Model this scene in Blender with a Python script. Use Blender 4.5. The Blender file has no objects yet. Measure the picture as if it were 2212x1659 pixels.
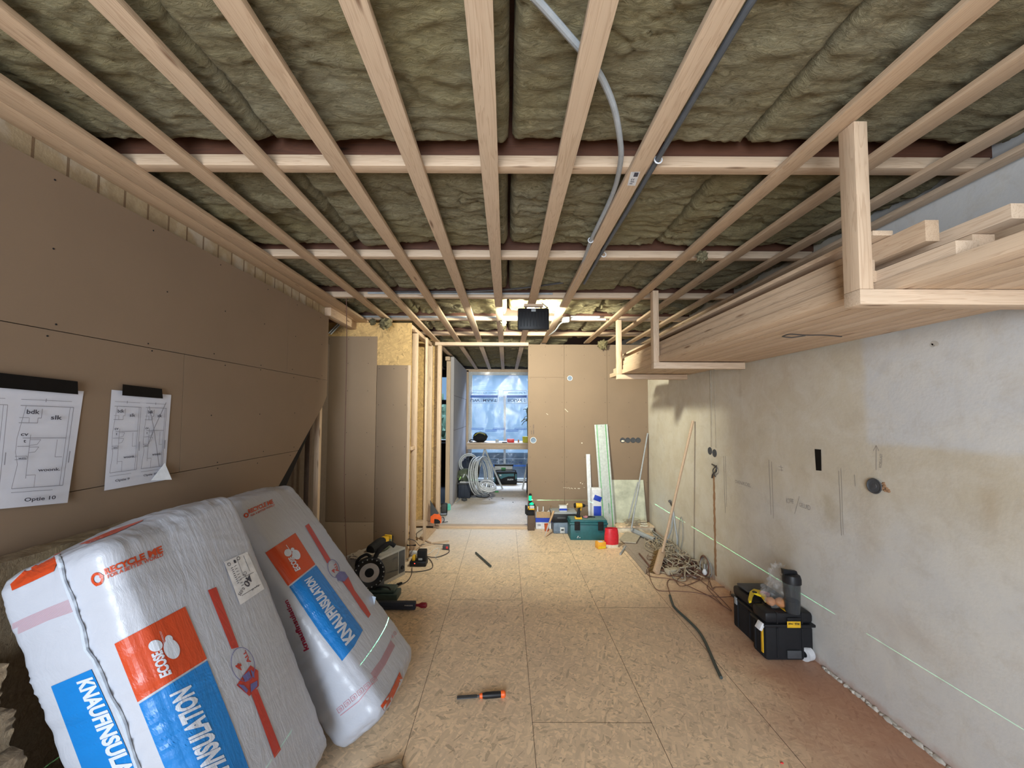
import bpy, bmesh, math, random
from math import pi, sin, cos, radians as R
from mathutils import Vector as V, Matrix, noise
from mathutils.bvhtree import BVHTree
random.seed(7)
SC = bpy.context.scene
COL = SC.collection
# ------------------------------------------------------------------ camera
FPX = 845.0; PITCH = R(2.6); ROLL = R(0.26); PPX = 1093.0; PPY = 853.4; EYE = V((0, 0, 1.57))
cam_d = bpy.data.cameras.new('camera'); cam = bpy.data.objects.new('camera', cam_d); COL.objects.link(cam)
cam_d.sensor_width = 36; cam_d.lens = FPX*36/2212; cam_d.clip_start = 0.02; cam_d.clip_end = 100
cam_d.shift_x = (1106-PPX)/2212; cam_d.shift_y = (PPY-829.5)/2212
cam.matrix_world = Matrix.Translation(EYE) @ Matrix.Rotation(R(90)+PITCH, 4, 'X') @ Matrix.Rotation(ROLL, 4, 'Z')
SC.camera = cam
SC.view_settings.view_transform = 'Standard'; SC.view_settings.look = 'None'
SC.view_settings.gamma = 1; SC.view_settings.use_curve_mapping = False
SC.view_settings.exposure = 0.0
CM = cam.matrix_world.to_3x3()
def ray(px, py):
    return (CM @ V(((px-PPX)/FPX, -(py-PPY)/FPX, -1))).normalized()
def at(px, py, ax, v):                       # point seen at a pixel on the plane ax = v
    d = ray(px, py); i = 'xyz'.index(ax)
    return EYE + d*((v-EYE[i])/d[i])
def fl(px, py, z=0.0): return at(px, py, 'z', z)
# ------------------------------------------------------------------ light
def area(name, loc, rot, sx, sy, power, color):
    l = bpy.data.lights.new(name, 'AREA'); l.shape = 'RECTANGLE'; l.size = sx; l.size_y = sy
    l.energy = power; l.color = color
    o = bpy.data.objects.new(name, l); o.location = loc; o.rotation_euler = rot; COL.objects.link(o); return o
W = bpy.data.worlds.new('sky'); SC.world = W; W.use_nodes = True
W.node_tree.nodes['Background'].inputs[0].default_value = (0.35, 0.62, 1.0, 1)
W.node_tree.nodes['Background'].inputs[1].default_value = 0.62
# daylight through the glazed doors behind the photographer, through the front windows, and the work lamp
area('daylight_rear', (-0.55, -2.6, 1.35), (R(90), 0, R(-14)), 1.7, 2.2, 255, (0.80, 0.90, 1.0))
area('daylight_front', (-0.1, 10.6, 3.9), (R(-52), 0, 0), 2.4, 1.2, 620, (0.56, 0.73, 1.0))
LAMP = V((0.245, 3.52, 2.42))
area('work_lamp_light', LAMP + V((0, 0.035, 0)), (R(79), 0, 0), 0.22, 0.14, 105, (0.98, 0.98, 0.80))
# ------------------------------------------------------------------ materials
class NT:
    def __init__(s, name):
        s.m = bpy.data.materials.new(name); s.m.use_nodes = True; s.t = s.m.node_tree; s.n = s.t.nodes
        s.b = s.n['Principled BSDF']; s.tc = None
    def node(s, ty, **k):
        n = s.n.new(ty)
        for a, b in k.items(): setattr(n, a, b)
        return n
    def link(s, a, b): s.t.links.new(a, b)
    def setv(s, sock, v):
        if isinstance(v, bpy.types.NodeSocket): s.link(v, sock)
        elif isinstance(v, (tuple, list)) and sock.type == 'RGBA' and len(v) == 3: sock.default_value = (*v, 1)
        else: sock.default_value = v
    def co(s, kind='Object', scale=(1, 1, 1), rot=(0, 0, 0), rnd=0.0):
        if s.tc is None: s.tc = s.node('ShaderNodeTexCoord')
        src = s.tc.outputs[kind]
        if rnd:
            oi = s.node('ShaderNodeObjectInfo')
            mu = s.node('ShaderNodeVectorMath', operation='SCALE'); mu.inputs[0].default_value = (3.7*rnd, 5.1*rnd, 2.3*rnd)
            s.link(oi.outputs['Random'], mu.inputs['Scale'])
            ad = s.node('ShaderNodeVectorMath', operation='ADD'); s.link(src, ad.inputs[0]); s.link(mu.outputs[0], ad.inputs[1]); src = ad.outputs[0]
        mp = s.node('ShaderNodeMapping'); s.link(src, mp.inputs[0]); mp.inputs['Scale'].default_value = scale; mp.inputs['Rotation'].default_value = rot
        return mp.outputs[0]
    def pos(s):
        return s.node('ShaderNodeNewGeometry').outputs['Position']
    def noise(s, co, sc=5, det=4, rough=0.5, dist=0.0, col=False):
        n = s.node('ShaderNodeTexNoise'); s.setv(n.inputs['Vector'], co); n.inputs['Scale'].default_value = sc
        n.inputs['Detail'].default_value = det; n.inputs['Roughness'].default_value = rough; n.inputs['Distortion'].default_value = dist
        return n.outputs[1 if col else 0]
    def voro(s, co, sc=5, feat='F1', out='Color', rnd=1.0):
        n = s.node('ShaderNodeTexVoronoi', feature=feat); s.setv(n.inputs['Vector'], co); n.inputs['Scale'].default_value = sc
        n.inputs['Randomness'].default_value = rnd
        return n.outputs[out]
    def ramp(s, fac, stops, interp='LINEAR'):
        n = s.node('ShaderNodeValToRGB'); n.color_ramp.interpolation = interp; e = n.color_ramp.elements
        while len(e) < len(stops): e.new(0.5)
        for i, (p, c) in enumerate(stops):
            e[i].position = p; e[i].color = (*c, 1) if isinstance(c, (tuple, list)) else (c, c, c, 1)
        s.setv(n.inputs[0], fac); return n.outputs[0]
    def math(s, op, a, b=0.0, c=0.0, clamp=False):
        n = s.node('ShaderNodeMath', operation=op, use_clamp=clamp); s.setv(n.inputs[0], a); s.setv(n.inputs[1], b)
        if op in ('MULTIPLY_ADD', 'SMOOTHSTEP', 'COMPARE'): s.setv(n.inputs[2], c)
        return n.outputs[0]
    def mix(s, f, a, b, mode='MIX'):
        n = s.node('ShaderNodeMix', data_type='RGBA', blend_type=mode); s.setv(n.inputs[0], f); s.setv(n.inputs[6], a); s.setv(n.inputs[7], b)
        return n.outputs[2]
    def sep(s, v):
        n = s.node('ShaderNodeSeparateXYZ'); s.link(v, n.inputs[0]); return n.outputs
    def smooth(s, v, a, b):
        n = s.node('ShaderNodeMapRange', interpolation_type='SMOOTHSTEP'); s.setv(n.inputs[0], v)
        n.inputs[1].default_value = a; n.inputs[2].default_value = b; return n.outputs[0]
    def bump(s, h, st=0.3, d=0.01):
        n = s.node('ShaderNodeBump'); s.link(h, n.inputs['Height']); n.inputs['Strength'].default_value = st; n.inputs['Distance'].default_value = d
        s.link(n.outputs[0], s.b.inputs['Normal'])
    def fin(s, col=None, rough=0.6, **k):
        if col is not None: s.setv(s.b.inputs['Base Color'], col)
        s.setv(s.b.inputs['Roughness'], rough)
        for a, b in k.items(): s.setv(s.b.inputs[a.replace('_', ' ')], b)
        return s.m
MC = {}
def flat(name, c, rough=0.55, var=0.12, metal=0.0, bump=0.05, sc=30, **k):
    if name in MC: return MC[name]
    t = NT(name); co = t.co()
    f = t.noise(co, sc, 4, 0.6)
    if max(c) < 0.03 and 'Specular_IOR_Level' not in k: k['Specular_IOR_Level'] = 0.3
    d = tuple(min(1, x*(1+var)) for x in c); e = tuple(x*(1-var) for x in c)
    cc = t.ramp(f, [(0.3, e), (0.7, d)])
    if bump: t.bump(t.noise(co, sc*4, 3), bump, 0.002)
    MC[name] = t.fin(cc, rough, Metallic=metal, **k); return MC[name]
def wood(name, base, dark, axis='Y', knots=True):
    t = NT(name)
    sc = {'X': (0.7, 16, 16), 'Y': (16, 0.7, 16), 'Z': (16, 16, 0.7)}[axis]
    co = t.co(scale=sc, rnd=1.0)
    n = t.noise(co, 2.2, 3, 0.55, 0.6)
    w = t.math('FRACT', t.math('MULTIPLY', n, 9.0))
    g = t.ramp(w, [(0.0, 0.0), (0.55, 0.15), (0.92, 0.8), (1.0, 0.1)])
    big = t.noise(co, 1.0, 2)
    c = t.mix(t.math('MULTIPLY', g, 0.6), base, dark)
    c = t.mix(t.math('MULTIPLY', big, 0.35), c, tuple(x*1.12 for x in base))
    oi = t.node('ShaderNodeObjectInfo')
    c = t.mix(t.math('MULTIPLY', oi.outputs['Random'], 0.75), c, t.mix(1.0, c, (0.80, 0.72, 0.63), 'MULTIPLY'))
    if knots:
        ks = {'X': (2.2, 14, 14), 'Y': (14, 2.2, 14), 'Z': (14, 14, 2.2)}[axis]
        kv = t.voro(t.co(scale=ks, rnd=2.0), 1.0, out='Distance')
        c = t.mix(t.ramp(kv, [(0.05, 0.85), (0.13, 0.0)]), c, (dark[0]*0.45, dark[1]*0.36, dark[2]*0.3))
    t.bump(w, 0.12, 0.001)
    return t.fin(c, 0.62)
PINE = (0.61, 0.465, 0.335); PINED = (0.32, 0.19, 0.11)
M = {}
M['pineY'] = wood('pine_along', PINE, PINED, 'Y'); M['pineX'] = wood('pine_across', PINE, PINED, 'X'); M['pineZ'] = wood('pine_upright', PINE, PINED, 'Z')
M['pine_end'] = flat('pine_end_grain', (0.66, 0.52, 0.38), 0.7, 0.2, sc=60)
M['joist'] = wood('old_red_joist', (0.095, 0.036, 0.018), (0.035, 0.015, 0.01), 'X')
def osb(name, tint=(1, 1, 1), scale=1.0, floor=False, contrast=1.0):
    t = NT(name)
    P = t.pos()
    def flakes(rot, el, seed):
        mp = t.node('ShaderNodeMapping'); t.link(P, mp.inputs[0]); mp.inputs['Location'].default_value = seed
        mp.inputs['Rotation'].default_value = rot
        mp2 = t.node('ShaderNodeMapping'); t.link(mp.outputs[0], mp2.inputs[0]); mp2.inputs['Scale'].default_value = el
        wob = t.noise(mp2.outputs[0], 0.8, 2, col=True)
        ad = t.node('ShaderNodeVectorMath', operation='MULTIPLY_ADD'); t.link(wob, ad.inputs[0]); ad.inputs[1].default_value = (0.4, 0.4, 0.4); t.link(mp2.outputs[0], ad.inputs[2])
        return t.voro(ad.outputs[0], 1.0)
    a = 42*scale; b = 9*scale
    if floor:
        f1 = flakes((0, 0, 0.35), (a, b, 1), (0.3, 1.1, 0)); f2 = flakes((0, 0, -0.9), (a*0.9, b*1.3, 1), (4.3, 2.1, 0)); f3 = flakes((0, 0, 1.3), (a*1.3, b*1.2, 1), (7.7, 5.1, 0))
    else:
        f1 = flakes((0.3, 0.4, 0), (b, 30, a), (0.3, 1.1, 0)); f2 = flakes((0.2, -0.9, 0), (b*1.2, 30, a*.9), (4.3, 2.1, 0)); f3 = flakes((-0.6, 1.4, 0), (b*1.3, 30, a*1.1), (7.7, 5.1, 0))
    s1, s2, s3 = t.sep(f1), t.sep(f2), t.sep(f3)
    v = t.mix(t.math('GREATER_THAN', s1[1], 0.55), s1[0], s2[0])
    v = t.mix(t.math('GREATER_THAN', s2[2], 0.68), v, s3[0])
    k = contrast
    cA = (0.58*tint[0], 0.40*tint[1], 0.235*tint[2])
    lo = tuple(c*(1-0.36*k) for c in cA); mid = tuple(c*(1-0.12*k) for c in cA); hi = tuple(min(1, c*(1+0.18*k)) for c in cA)
    c = t.ramp(v, [(0.0, lo), (0.11, mid), (0.6, cA), (1.0, hi)])
    # thin dark strands
    mp = t.node('ShaderNodeMapping'); t.link(P, mp.inputs[0]); mp.inputs['Rotation'].default_value = (0, 0, 0.8) if floor else (0, 0.8, 0)
    mp2 = t.node('ShaderNodeMapping'); t.link(mp.outputs[0], mp2.inputs[0]); mp2.inputs['Scale'].default_value = (70, 12, 12) if floor else (12, 12, 70)
    ds = t.ramp(t.noise(mp2.outputs[0], 1.0, 3), [(0.0, 1.0), (0.30, 0.85), (0.37, 0.0)])
    c = t.mix(t.math('MULTIPLY', ds, 0.55), c, (0.16*tint[0], 0.085*tint[1], 0.045*tint[2]))
    if floor:
        x, y, z = t.sep(P)
        # reddish dust and adhesive residue along the right-hand wall
        nz = t.noise(P, 2.3, 5, 0.6)
        edge = t.smooth(t.math('ADD', x, t.math('MULTIPLY', nz, 0.9)), 1.55, 2.35)
        near = t.smooth(y, 4.4, 3.2)
        c = t.mix(t.math('MULTIPLY', t.math('MULTIPLY', edge, near), 0.80), c, (0.36, 0.15, 0.085))
        # pale dust towards the doorway and in the next room
        dust = t.smooth(t.math('ADD', y, t.math('MULTIPLY', t.noise(P, 1.6, 5), 1.2)), 4.2, 5.9)
        cen = t.smooth(x, 0.55, -0.1)
        c = t.mix(t.math('MULTIPLY', t.math('MULTIPLY', dust, cen), 0.62), c, (0.68, 0.64, 0.62))
        gr = t.ramp(t.noise(P, 1.1, 5, 0.6), [(0.42, 0.0), (0.75, 0.4)])
        c = t.mix(gr, c, (0.42, 0.33, 0.27))
    t.bump(v, 0.12, 0.002)
    return t.fin(c, 0.55 if floor else 0.6)
M['osb_floor'] = osb('osb_floor', (1.32, 1.45, 1.66), 1.9, True, 1.0)
M['osb_wall'] = osb('osb_board', (0.92, 0.86, 0.60), 1.3, False, 1.0)
def gyps(name, c):
    t = NT(name); P = t.pos()
    f = t.noise(P, 2.0, 4, 0.6); g = t.noise(P, 160, 3, 0.7)
    cc = t.ramp(f, [(0.3, tuple(x*0.95 for x in c)), (0.7, tuple(x*1.05 for x in c))])
    cc = t.mix(t.math('MULTIPLY', g, 0.22), cc, tuple(x*0.75 for x in c))
    sc = t.ramp(t.noise(P, 14, 6, 0.75), [(0.70, 0.0), (0.76, 0.5)])
    cc = t.mix(sc, cc, tuple(x*1.35 for x in c))
    t.bump(g, 0.05, 0.001); return t.fin(cc, 0.8)
M['gyps'] = gyps('brown_fibre_board', (0.230, 0.160, 0.106)); M['gyps_grey'] = gyps('grey_fibre_board', (0.40, 0.38, 0.40))
def wool(name, A, B, C):
    t = NT(name); P = t.pos()
    mp = t.node('ShaderNodeMapping'); t.link(P, mp.inputs[0]); mp.inputs['Scale'].default_value = (0.55, 1.6, 1.0)
    n1 = t.noise(mp.outputs[0], 4, 6, 0.65, 0.8); n2 = t.noise(mp.outputs[0], 40, 6, 0.75, 1.5); n3 = t.noise(P, 1.3, 2)
    c = t.ramp(n2, [(0.28, C), (0.45, A), (0.68, B)])
    c = t.mix(t.ramp(n1, [(0.5, 0.0), (0.8, 0.5)]), c, (0.29, 0.265, 0.19))
    c = t.mix(t.ramp(n3, [(0.45, 0.0), (0.62, 0.4)]), c, (0.24, 0.19, 0.07))
    h = t.math('ADD', t.math('MULTIPLY', n1, 0.6), n2)
    t.bump(h, 1.0, 0.016); return t.fin(c, 0.95)
M['wool'] = wool('mineral_wool', (0.225, 0.185, 0.10), (0.34, 0.295, 0.18), (0.085, 0.066, 0.03))
M['wool_brown'] = wool('brown_glass_wool', (0.31, 0.22, 0.13), (0.44, 0.33, 0.21), (0.14, 0.09, 0.05))
def plaster():
    t = NT('right_wall_plaster'); P = t.pos(); x, y, z = t.sep(P)
    n = t.noise(P, 1.4, 5, 0.6); n2 = t.noise(P, 9, 6, 0.7)
    c = t.ramp(n, [(0.3, (0.52, 0.46, 0.36)), (0.7, (0.60, 0.545, 0.44))])
    yy = t.math('ADD', y, t.math('MULTIPLY', n2, 0.05)); zz = t.math('ADD', z, t.math('MULTIPLY', n2, 0.04))
    pz = t.math('MULTIPLY', t.smooth(yy, 2.21, 2.15), t.smooth(zz, 1.41, 1.46))
    wipe = t.math('MULTIPLY', t.smooth(t.math('ADD', z, t.math('MULTIPLY', n, 0.7)), 1.55, 1.15), t.smooth(t.math('ADD', y, n), 4.2, 2.9))
    pale = t.math('MAXIMUM', pz, t.math('MULTIPLY', wipe, 0.85))
    c = t.mix(pale, c, (0.57, 0.57, 0.57))
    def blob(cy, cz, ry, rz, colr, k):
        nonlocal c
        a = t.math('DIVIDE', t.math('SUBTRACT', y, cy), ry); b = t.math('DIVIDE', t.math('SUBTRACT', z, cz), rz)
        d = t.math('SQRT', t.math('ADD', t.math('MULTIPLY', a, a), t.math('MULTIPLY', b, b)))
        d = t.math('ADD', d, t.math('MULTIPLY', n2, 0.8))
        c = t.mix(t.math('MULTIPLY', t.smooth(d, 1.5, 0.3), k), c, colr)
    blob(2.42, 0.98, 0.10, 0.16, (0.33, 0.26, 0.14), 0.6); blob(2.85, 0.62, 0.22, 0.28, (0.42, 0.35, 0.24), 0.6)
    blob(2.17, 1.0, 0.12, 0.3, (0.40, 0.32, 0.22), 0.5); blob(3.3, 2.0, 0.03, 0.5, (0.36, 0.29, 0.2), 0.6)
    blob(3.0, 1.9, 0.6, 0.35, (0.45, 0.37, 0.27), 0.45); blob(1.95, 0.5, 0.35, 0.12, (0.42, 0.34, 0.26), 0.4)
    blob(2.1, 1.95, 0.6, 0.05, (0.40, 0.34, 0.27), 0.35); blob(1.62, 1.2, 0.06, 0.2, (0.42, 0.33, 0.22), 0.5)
    blob(5.0, 0.35, 0.5, 0.45, (0.60, 0.60, 0.60), 0.8)
    sp = t.ramp(t.noise(P, 55, 4, 0.8), [(0.66, 0.0), (0.72, 0.5)]); c = t.mix(sp, c, (0.3, 0.25, 0.2))
    mp = t.node('ShaderNodeMapping'); t.link(P, mp.inputs[0]); mp.inputs['Scale'].default_value = (1, 9, 1.1)
    st = t.ramp(t.noise(mp.outputs[0], 2, 4, 0.6), [(0.6, 0.0), (0.85, 0.22)]); c = t.mix(st, c, (0.42, 0.36, 0.28))
    mo = t.ramp(t.noise(P, 4.5, 7, 0.72, 0.6), [(0.40, 0.0), (0.62, 0.45)]); c = t.mix(mo, c, (0.66, 0.63, 0.57)); mo2 = t.ramp(t.noise(P, 7, 7, 0.75, 0.4), [(0.50, 0.0), (0.72, 0.35)]); c = t.mix(mo2, c, (0.40, 0.34, 0.26))
    ft = t.smooth(t.math('ADD', z, t.math('MULTIPLY', n2, 0.12)), 0.12, 0.05); c = t.mix(t.math('MULTIPLY', ft, 0.6), c, (0.38, 0.17, 0.10))
    t.bump(t.math('ADD', n2, t.noise(P, 60, 4)), 0.14, 0.005); return t.fin(c, 0.75)
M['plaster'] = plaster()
def masonry():
    t = NT('sand_lime_blocks'); P = t.pos(); x, y, z = t.sep(P)
    n = t.noise(P, 12, 5, 0.7)
    c = t.ramp(n, [(0.3, (0.30, 0.22, 0.13)), (0.7, (0.44, 0.35, 0.22))])
    st = t.ramp(t.noise(P, 5, 4), [(0.5, 0.0), (0.62, 0.6)]); c = t.mix(st, c, (0.50, 0.45, 0.38))
    f = t.math('FRACT', t.math('DIVIDE', y, 0.113)); j = t.math('LESS_THAN', f, 0.09)
    c = t.mix(t.math('MULTIPLY', j, 0.8), c, (0.14, 0.08, 0.04)); t.bump(n, 0.5, 0.01); return t.fin(c, 0.9)
M['masonry'] = masonry()
def film(name, c, rough=0.36):
    t = NT(name); co = t.co(scale=(1.2, 5.5, 1.2))
    n = t.noise(co, 6, 6, 0.65, 0.5); t.bump(n, 0.32, 0.012)
    return t.fin(c, rough, Coat_Weight=0.12, Coat_Roughness=0.25)
M['pack'] = film('white_pack_film', (0.40, 0.42, 0.48)); M['pack_red'] = film('red_print', (0.46, 0.048, 0.010)); M['pack_blue'] = film('blue_print', (0.003, 0.155, 0.46))
M['pack_line'] = film('dark_red_print', (0.40, 0.03, 0.02)); M['pack_violet'] = film('violet_print', (0.10, 0.10, 0.28)); M['pack_white'] = film('white_print', (0.50, 0.54, 0.62))
M['seam_film'] = film('clear_weld', (0.55, 0.62, 0.72), 0.2); M['pack_dark'] = film('maroon_print', (0.28, 0.01, 0.04)); M['pink'] = film('pink_print', (0.45, 0.20, 0.24))
def col(name, c, rough=0.5, **k): M[name] = flat(name, c, rough, **k); return M[name]
for a in [('black', (0.012, 0.012, 0.014), 0.45), ('blackmat', (0.012, 0.012, 0.014), 0.8), ('charcoal', (0.055, 0.058, 0.065), 0.6), ('navy', (0.02, 0.028, 0.05), 0.7),
          ('yellow', (0.72, 0.42, 0.02), 0.45), ('clampyellow', (0.75, 0.55, 0.02), 0.45), ('grey', (0.30, 0.32, 0.34), 0.5), ('ltgrey', (0.50, 0.52, 0.54), 0.5),
          ('bluegrey', (0.14, 0.19, 0.26), 0.5), ('teal', (0.015, 0.11, 0.13), 0.45), ('tealtop', (0.10, 0.18, 0.17), 0.6), ('white', (0.66, 0.67, 0.70), 0.5), 
          ('ink', (0.05, 0.05, 0.07), 0.8), ('planline', (0.22, 0.22, 0.26), 0.8), ('pencil', (0.30, 0.27, 0.24), 0.9), ('blue', (0.01, 0.045, 0.42), 0.5), ('card', (0.42, 0.28, 0.16), 0.85), ('redcup', (0.55, 0.10, 0.03), 0.5),
          ('orange', (0.85, 0.13, 0.02), 0.45), ('redbag', (0.62, 0.02, 0.035), 0.4), ('foodbox', (0.85, 0.40, 0.04), 0.5), ('darkred', (0.20, 0.008, 0.02), 0.35), ('red', (0.7, 0.03, 0.03), 0.4),
          ('ruler', (0.50, 0.54, 0.52), 0.4), ('greenline', (0.08, 0.42, 0.10), 0.5), ('darkwood', (0.10, 0.065, 0.045), 0.8), ('bristle', (0.17, 0.095, 0.03), 0.9), ('stone', (0.34, 0.28, 0.23), 0.85),
          ('stone2', (0.44, 0.38, 0.29), 0.85), ('cream', (0.70, 0.63, 0.50), 0.8), ('cable_tan', (0.36, 0.30, 0.22), 0.6), ('cable_grey', (0.27, 0.27, 0.26), 0.55), ('cable_brown', (0.14, 0.065, 0.045), 0.6),
          ('cable_dark', (0.05, 0.045, 0.045), 0.5), ('conduit', (0.34, 0.36, 0.38), 0.45), ('conduit_dark', (0.085, 0.095, 0.11), 0.5), ('conduit_green', (0.05, 0.065, 0.06), 0.5), ('brownwall', (0.10, 0.07, 0.05), 0.9),
          ('green', (0.05, 0.28, 0.08), 0.6), ('lime', (0.35, 0.62, 0.18), 0.6), ('mint', (0.12, 0.62, 0.50), 0.5), ('bread', (0.42, 0.18, 0.07), 0.7), ('khaki', (0.09, 0.11, 0.07), 0.6), ('olive', (0.55, 0.52, 0.04), 0.5),
          ('chase', (0.30, 0.17, 0.09), 0.95), ('tile', (0.10, 0.11, 0.13), 0.4), ('hall', (0.06, 0.055, 0.055), 0.9), ('leaf', (0.10, 0.17, 0.10), 0.7), ('casegreen', (0.035, 0.06, 0.055), 0.5), ('darkseam', (0.05, 0.03, 0.02), 0.9), ('mortar', (0.5, 0.47, 0.42), 0.9)]:
    col(*a)
M['steel'] = flat('steel', (0.55, 0.56, 0.58), 0.3, 0.08, 1.0); M['silver'] = flat('silver_paint', (0.42, 0.42, 0.42), 0.4, 0.08, 0.4)
M['paper'] = flat('drawing_paper', (0.60, 0.61, 0.69), 0.8, 0.02); M['tape'] = flat('black_tape', (0.006, 0.005, 0.005), 0.6, 0.2, bump=0.2, sc=20, Specular_IOR_Level=0.15)
def glass(name, c, rough=0.1, alpha=0.3):
    t = NT(name); return t.fin(c, rough, Alpha=alpha)
M['shaker'] = glass('smoky_plastic', (0.05, 0.055, 0.06), 0.25, 0.72); M['bagclear'] = glass('clear_bag', (0.6, 0.58, 0.56), 0.15, 0.10)
M['dusty'] = flat('dusty_glass', (0.55, 0.56, 0.44), 0.25, 0.35, sc=4); M['darkglass'] = flat('dark_glass', (0.06, 0.06, 0.06), 0.12, 0.1, bump=0)
def filmwin():
    m = bpy.data.materials.new('window_foil'); m.use_nodes = True; n = m.node_tree.nodes; l = m.node_tree.links; n.clear()
    o = n.new('ShaderNodeOutputMaterial'); tr = n.new('ShaderNodeBsdfTransparent'); tl = n.new('ShaderNodeBsdfTranslucent'); gl = n.new('ShaderNodeBsdfGlossy')
    tl.inputs[0].default_value = (0.75, 0.88, 1, 1); gl.inputs['Roughness'].default_value = 0.15
    tc = n.new('ShaderNodeTexCoord'); nz = n.new('ShaderNodeTexNoise'); nz.inputs['Scale'].default_value = 3.5; nz.inputs['Detail'].default_value = 6; nz.inputs['Distortion'].default_value = 1.2; l.new(tc.outputs['Object'], nz.inputs[0])
    mr = n.new('ShaderNodeMapRange'); mr.inputs[1].default_value = 0.3; mr.inputs[2].default_value = 0.7; mr.inputs[3].default_value = 0.03; mr.inputs[4].default_value = 0.09; l.new(nz.outputs[0], mr.inputs[0])
    bp = n.new('ShaderNodeBump'); bp.inputs['Strength'].default_value = 0.5; bp.inputs['Distance'].default_value = 0.03; l.new(nz.outputs[0], bp.inputs['Height']); l.new(bp.outputs[0], gl.inputs['Normal'])
    m1 = n.new('ShaderNodeMixShader'); l.new(mr.outputs[0], m1.inputs[0]); l.new(tr.outputs[0], m1.inputs[1]); l.new(tl.outputs[0], m1.inputs[2])
    m2 = n.new('ShaderNodeMixShader'); m2.inputs[0].default_value = 0.03; l.new(m1.outputs[0], m2.inputs[1]); l.new(gl.outputs[0], m2.inputs[2]); l.new(m2.outputs[0], o.inputs[0])
    return m
M['foil'] = filmwin()
def glow(name, c, st):
    t = NT(name); t.b.inputs['Emission Color'].default_value = (*c, 1); t.b.inputs['Emission Strength'].default_value = st; return t.fin(c, 0.4)
M['lamp_face'] = glow('lamp_face', (1, 0.92, 0.7), 12); M['laser_glow'] = glow('laser_glow', (0.0, 0.75, 0.30), 0.9); M['led'] = glow('red_led', (1, 0.05, 0.03), 4)
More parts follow.
